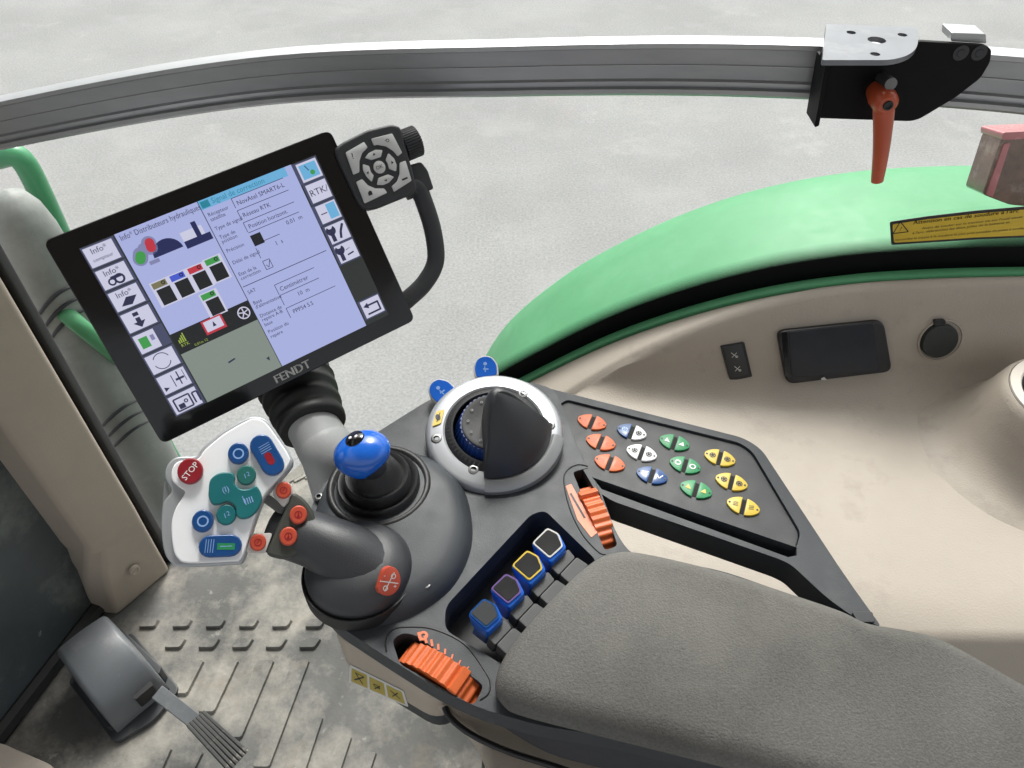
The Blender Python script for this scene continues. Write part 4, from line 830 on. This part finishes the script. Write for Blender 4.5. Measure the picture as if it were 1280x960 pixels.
# left panel
def left(b):
    z = .0009; b.text('Info* Distributeurs hydrauliques', SH * .042, f(TW + .012, .03), z, 0, 'LEFT', .8)
    b.mi = 1; b.flat([f(.285 + .06 * math.cos(t) , .185 - .075 * math.sin(t)) for t in [math.pi * k / 12 for k in range(13)]], z)
    b.mi = 2; R_(b, .355, .115, .445, .165, z); b.mi = 1; R_(b, .355, .165, .465, .205, z); R_(b, .41, .085, .43, .165, z + .0001)
    b.mi = 3; b.flat(capsule(f(.18, .155), .0125, .009, R(60)), z + .0002); b.mi = 4; b.flat(capsule(f(.235, .115), .0135, .0085, R(80)), z + .0002); b.mi = 5
    b.flat(capsule(f(.182, .15), .018, .0135, R(60)), z); b.flat(capsule(f(.232, .115), .018, .0135, R(80)), z); b.flat(capsule(f(.207, .12), .011, .011, 0), z - .0001); R_(b, .2, .19, .24, .21, z)
fl('screen_content', ['s_ink', 's_navy', 's_tile', 's_green', 's_red', 's_gry'], left)
for u0, v0, m in ((.165, .30, 's_olive'), (.24, .30, 's_blue'), (.315, .30, 's_red'), (.39, .295, 's_green'), (.312, .455, 's_green')):
    def dr(b, u0=u0, v0=v0): b.mi = 1; R_(b, u0 - .006, v0 - .006, u0 + .07, v0 + .135, .0007); b.mi = 0; R_(b, u0, v0, u0 + .058, v0 + .032, .0009); b.mi = 2; R_(b, u0 + .006, v0 + .04, u0 + .062, v0 + .128, .0009); b.ring(f(u0 + .045, v0 + .014), .001, .002, .0011, 8)
    fl('screen_tile', [m, 's_tile', 's_dark'], dr)
def bar(b):
    z = .0009
    for k in range(4): R_(b, .152 + .008 * k, .625 - .01 * k, .157 + .008 * k, .645, z)
    b.text('RTK', SH * .025, f(.17, .66), z); b.text('0.01m 12', SH * .02, f(.2, .685), z, 0, 'LEFT')
fl('screen_signal', ['s_lime'], bar)
fl('screen_alert', ['s_tile', 's_red', 's_ink'], lambda b: (setattr(b, 'mi', 1), R_(b, .262, .585, .35, .665, .0009), setattr(b, 'mi', 0), R_(b, .27, .593, .342, .652, .001), setattr(b, 'mi', 2), b.flat([f(.3, .635), f(.315, .635), f(.3075, .605)], .0011)))
fl('screen_icon', ['s_tile'], lambda b: (b.ring(f(.435, .635), .0052, .0064, .0009, 20), [b.line(f(.435, .635), (f(.435, .635)[0] + .005 * math.cos(t), f(.435, .635)[1] + .005 * math.sin(t)), .0011, .0009) for t in (.3, 1.56, 2.8, 4.1, 5.3)]))
fl('screen_cursor', ['s_ink'], lambda b: b.flat([f(.285, .845), f(.315, .84), f(.318, .848), f(.285, .855)], .0009)); fl('screen_cursor', ['s_ink'], lambda b: b.flat([f(.43, .92), f(.445, .915), f(.44, .94)], .0009))
def right(b):
    z = .0009; LS = .029
    for v, t in ((.085, 'Récepteur'), (.112, 'satellite'), (.165, 'Type de signal'), (.215, 'Type de'), (.24, 'position'), (.295, 'Précision'), (.365, 'Délai de signal'), (.435, 'Etat de la'), (.46, 'correction'), (.545, 'SAT'), (.61, 'Base'), (.635, 'd\'alimentation'), (.69, 'Distance de'), (.715, 'repère A-B'), (.745, 'base'), (.79, 'Position du'), (.82, 'repère')): b.text(t, SH * LS, f(CXD + .012, v), z, 0, 'LEFT', .95)
    X = .60
    for v, t, s, xo in ((.085, 'NovAtel SMART6-L', .036, .012), (.155, 'Réseau RTK', .034, .012), (.222, 'Position horizont.', .034, .012), (.28, '0.01  m', .034, .16), (.36, '1  s', .034, .08), (.60, 'Centimètrer', .036, .012), (.665, '10  m', .034, .07), (.745, 'PPPS4 S.S', .034, .02)): b.text(t, SH * s, f(X + xo, v), z, 0, 'LEFT', .95)
    for v in (.05, .12, .19, .25, .32): b.line(f(X, v), f(RX - (.055 if v != .32 else .17), v), .0006, z)
    for v in (.05, .12, .19): b.line(f(X, v), f(X, v + .055), .0006, z)
    b.line(f(CXD + .005, .505), f(RX - .02, .505), .0007, z); b.line(f(X, .34), f(X, .40), .0006, z)
    for v in (.565, .63, .71): b.line(f(X, v), f(RX - (.1 if v < .7 else .05), v), .0006, z); b.line(f(X, v), f(X, v + .06), .0006, z)
    for p, q in (((.6, .42), (.63, .42)), ((.6, .42), (.6, .47)), ((.6, .47), (.63, .47)), ((.63, .42), (.63, .47)), ((.607, .445), (.614, .462)), ((.614, .462), (.63, .425))): b.line(f(*p), f(*q), .0006, z)
    b.mi = 1; R_(b, .60, .268, .645, .33, z)
fl('screen_content', ['s_ink', 's_dark'], right)
# right tabs
for k in range(6):
    def dr(b, k=k):
        v0 = (.012, .135, .26, .385, .505, .86)[k]; v1 = v0 + .105; u0, u1 = RX + .012, .992; z = .0009; b.mi = 1; R_(b, u0 - (.012 if k in (0, 2) else .006), v0 - .008, u1 + .004, v1 + .008, .0006); b.mi = 0; R_(b, u0 + .004, v0, u1, v1, .0008); b.mi = 2; cu = (u0 + u1) / 2; cv = (v0 + v1) / 2; z = .001
        if k == 0: b.mi = 3; R_(b, u0 + .012, v0 + .012, u1 - .008, v1 - .012, z); b.mi = 4; b.ring(f(cu + .012, cv + .015), 0, .0026, z + .0001, 10); b.mi = 2; b.line(f(cu - .01, v0 + .02), f(cu, cv), .0009, z + .0001)
        if k == 1: b.text('RTK/', SH * .052, f(cu + .002, cv), z)
        if k == 2: b.mi = 3; R_(b, cu, v0 + .008, u1 - .006, v1 - .01, z); b.mi = 2; b.line(f(u0 + .015, cv), f(cu - .004, cv), .001, z)
        if k in (3, 4): b.line(f(cu - .024, v0 + .02), f(cu - .024, v1 - .01), .0042, z); b.ring(f(cu - .024, v0 + .03), .002, .0052, z, 14, 2.2, 7.2)
        if k == 3: b.line(f(cu + .005, v1 - .015), f(cu + .015, cv), .0026, z); b.line(f(cu + .015, cv), f(cu + .035, v0 + .015), .0026, z)
        if k == 4: b.line(f(cu, cv + .02), f(cu + .03, cv + .015), .0016, z); b.line(f(cu, cv - .01), f(cu + .02, cv - .015), .0006, z)
        if k == 5: b.line(f(u0 + .022, v0 + .035), f(u1 - .015, v0 + .035), .002, z); b.line(f(u1 - .015, v0 + .03), f(u1 - .015, v1 - .018), .002, z); b.line(f(u1 - .012, v1 - .02), f(u0 + .018, v1 - .02), .002, z); b.flat([f(u0 + .01, v0 + .035), f(u0 + .034, v0 + .018), f(u0 + .034, v0 + .054)], z)
    fl('screen_tile', ['s_tile', 's_frame', 's_ink', 's_cyan', 's_green'], dr)
# ---- keypad block, knob and handle on the right side
dzk = .006
kb = rpoly(MO.pts([(419, 186), (428, 178), (460, 162), (490, 155), (501, 158), (516, 212), (522, 236), (514, 244), (470, 262), (455, 262), (447, 252), (421, 196)], dzk), .004, 3)
b = B(); b.prism(kb, -.026, dzk); b.bevel(.003, 3, 40); kbo = put('keypad', b, 'keypad', MO.M, tm)
kc_ = Vector(MO.uv(474, 209, dzk)); kz = dzk
def key(pts, gl=None, nm='key'):
    b = B(); b.prism(pts, kz - .001, kz + .0018); b.bevel(.0004, 2, 40); b.mi = 1
    if gl: gl(b, kz + .0021)
    put(nm, b, ['key_white', 'ink'], MO.M, kbo, wn=False)
q = 1 / 12.8
def kp_(L): return rpoly(MO.pts([(430 + x * q, 170 + y * q) for x, y in L], dzk + .001), .001, 2)
key(kp_([(25, 265), (320, 95), (378, 185), (290, 270), (245, 400), (245, 580), (150, 620)]), lambda b, z: b.text('?', .0085, MO.uv(440.8, 195.5, z), z))
key(kp_([(435, 45), (770, -40), (930, 270), (860, 325), (790, 240), (670, 165), (530, 140), (480, 155)]), lambda b, z: (b.ring(MO.uv(484.5, 175.5, z), .0012, .0018, z, 12), b.line(MO.uv(481, 176, z), MO.uv(484, 174, z), .0006, z)))
key(kp_([(890, 430), (985, 395), (1080, 715), (800, 895), (765, 805), (850, 730), (890, 600)]), lambda b, z: b.rect(MO.uv(503, 226, z), MO.uv(509, 221, z), z))
key(kp_([(195, 735), (290, 690), (380, 790), (500, 840), (640, 840), (690, 910), (330, 1080)]), lambda b, z: b.flat(MO.pts([(461, 245), (466, 243), (464.5, 239), (462, 238), (460, 241)], z), z))
key(kp_([(335, 350), (400, 270), (500, 220), (615, 225), (590, 335), (440, 385)]), lambda b, z: b.flat(MO.pts([(466, 195), (469.5, 193), (467, 191)], z), z))
key(kp_([(710, 275), (800, 360), (840, 460), (835, 565), (720, 525), (700, 440), (665, 385)]), lambda b, z: b.flat(MO.pts([(489, 201), (492, 203), (489.5, 205.5)], z), z))
key(kp_([(800, 655), (720, 745), (630, 785), (525, 780), (550, 670), (700, 615)]), lambda b, z: b.flat(MO.pts([(480, 225), (484, 224), (483, 227)], z), z))
key(kp_([(445, 735), (360, 650), (305, 550), (300, 450), (400, 480), (430, 580), (475, 630)]), lambda b, z: b.flat(MO.pts([(458, 216), (461, 214), (460.5, 218)], z), z))
c = MO.uv(474.3, 209, dzk + .001); key(ell(c, .0064, .0066, n=24), lambda b, z: b.text('OK', .0055, MO.uv(474.3, 209, z), z))
# ridged scroll knob: short ribbed drum whose axis runs along the block's side
ka_, kb_ = MO.w(*MO.uv(509, 160, -.010), -.010), MO.w(*MO.uv(522, 196, -.010), -.010)
ax = (kb_ - ka_); ctr = (ka_ + kb_) / 2 ; KF = Frame(ctr, MO.x * .55 + MO.z * .25 + MO.y * .0, MO.y); 
KF = Frame(ctr - MO.x * .004, MO.x, MO.y); pt = []
for k in range(36 * 4): t = 2 * math.pi * k / 144; r = .0168 if k % 4 < 2 else .0156; pt.append((r * math.cos(t), r * math.sin(t)))
b = B(); b.prism(pt, -.009, .010); b.bevel(.0012, 2, 50, lambda e: abs(e.verts[0].co.z - e.verts[1].co.z) < 1e-6); put('scroll_knob', b, 'keypad', KF.M, kbo, sharp=30, wn=False)
# handle loop
hpth = [(505, 232), (524, 208), (530, 214), (544, 248), (556, 290), (560, 322), (553, 345), (535, 365), (517, 381), (505, 388)]
hz = [-.012, -.014, -.014, -.014, -.014, -.014, -.014, -.014, -.014, -.014]
g = [MO.w(*MO.uv(x, y, z), z) for (x, y), z in zip([(508, 236), (522, 236), (532, 258), (541, 288), (545, 318), (541, 337), (528, 357), (512, 372), (498, 384)], [-.012] * 9)]
g2 = spl(g, 5); rad = [.013 - .003 * min(1, k / 8) for k in range(len(g2))]
b = B(); b.tube(g2, rad, 14, .85); put('handle', b, 'keypad', None, tm, sharp=70)
b = B(); b.prism(rpoly(MO.pts([(512, 206), (527, 202), (535, 212), (543, 236), (520, 244), (514, 232)], -.004), .003, 3), -.022, -.004); b.bevel(.003, 3, 40); put('handle_root', b, 'keypad', MO.M, tm)
# ---- support arm: grey post on the console, black bellows up to the display
ft = at(428, 596, CZ); arm = thing('support_post', ft, 'grey post with black rubber bellows carrying the display', 'post')
tp = MO.w(*MO.uv(366, 470, -.078), -.078); lo = at(414, 572, .70); mid1 = atd(392, 536, .845)
b = B(); b.tube(spl([lo + Vector((0, 0, -.06)), lo, lo.lerp(mid1, .5), mid1 + (tp - mid1) * .1], 4), [.031] * 5 + [.0305, .030, .0295, .029, .0285, .028, .028, .028], 28, 1.05); put('post', b, 'grey_post', None, arm, sharp=70)
b = B(); bp = [mid1 + (tp - mid1) * (k / 24) for k in range(25)]; b.tube(bp, [.0335 + .0085 * (k / 24) + (.0022 if k % 6 in (1, 2, 3) and k < 20 else -.0005) for k in range(25)], 32, 1.05); put('bellows', b, 'rubber', None, arm, sharp=70)

# ================================================================== FITTINGS ON THE SIDE WALL
WF = Frame((.4, yl(.58), .58), (0, -1, .357))
sw = thing('rocker_switch', WF.w(*WF.uv(920, 452)), 'small black rocker switch with two white symbols on beige side wall', 'switch')
b = B(); b.prism(rpoly(WF.pts([(900, 432), (930, 427), (940, 470), (912, 476)]), .002, 2), -.002, .003); b.bevel(.001, 2); put('frame', b, 'black', WF.M, sw)
b = B(); b.prism(rpoly(WF.pts([(904, 434), (927, 430), (936, 468), (914, 473)], .004), .0015, 2), .002, .0045); b.bevel(.0008, 2); b.mi = 1
for cx2, cy2 in ((918, 444), (922, 461)):
    b.line(WF.uv(cx2 - 4, cy2 - 3, .005), WF.uv(cx2 + 4, cy2 + 3, .005), .0009, .0048); b.line(WF.uv(cx2 + 3, cy2 - 3, .005), WF.uv(cx2 - 3, cy2 + 3, .005), .0009, .0048); b.ring(WF.uv(cx2 + 3, cy2 + 2, .005), .0012, .002, .0048, 8)
put('rocker', b, ['keypad', 'off_white'], WF.M, sw, wn=False)
ds = thing('wall_display', WF.w(*WF.uv(1042, 438)), 'blank dark rectangular display in thick black frame on beige side wall', 'display')
fo_ = rpoly(WF.pts([(971, 414), (1104, 400), (1115, 464), (983, 480)], .006), .014, 5); b = B(); b.prism(fo_, -.004, .009); b.bevel(.003, 3, 40); put('frame', b, 'black', WF.M, ds)
mat('dim_screen', (.012, .015, .022), .22, var=.15); b = B(); b.prism(rpoly(WF.pts([(986, 415), (1092, 405), (1099, 463), (990, 472)], .010), .003, 3), .007, .0105); b.bevel(.001, 2); put('screen', b, 'dim_screen', WF.M, ds)
b = B(); b.prism(rpoly(WF.pts([(977, 416), (984, 415), (988, 473), (982, 471)], .010), .002, 2), .008, .0098); put('side_bar', b, 'gloss_black', WF.M, ds)
b = B(); b.flat(WF.pts([(1026, 473), (1030, 471), (1034, 475), (1027, 475)], .0108), .0112); put('chip', b, 'off_white', WF.M, ds, wn=False)
so_ = thing('power_socket', WF.w(*WF.uv(1175, 425)), 'round power socket with black hinged cap on beige side wall', 'socket')
c = WF.uv(1175, 425); b = B(); b.lathe([(.034, -.001), (.0335, .0025), (.031, .003), (.030, .001), (0, .001)], c, 40); put('ring', b, 'beige', WF.M, so_)
mat('cap_black', (.016, .019, .017), .5, var=.1, bump=.1); c = WF.uv(1175.5, 427, .008); b = B(); b.lathe([(.0268, .0), (.0268, .007), (.0255, .009), (.022, .0098), (.0, .0104)], c, 36); put('cap', b, 'cap_black', WF.M, so_)
b = B(); b.prism(rpoly(WF.pts([(1167, 400), (1181, 399), (1183, 408), (1168, 409)], .005), .0015, 2), .001, .007); b.bevel(.001, 2); put('hinge', b, 'black', WF.M, so_)
b = B(); b.lathe([(.005, .0005), (.0045, .002), (0, .0024)], WF.uv(1184, 241, 0) if False else (WF.uv(690, 474)[0], WF.uv(690, 474)[1]), 12); b.bm.free()
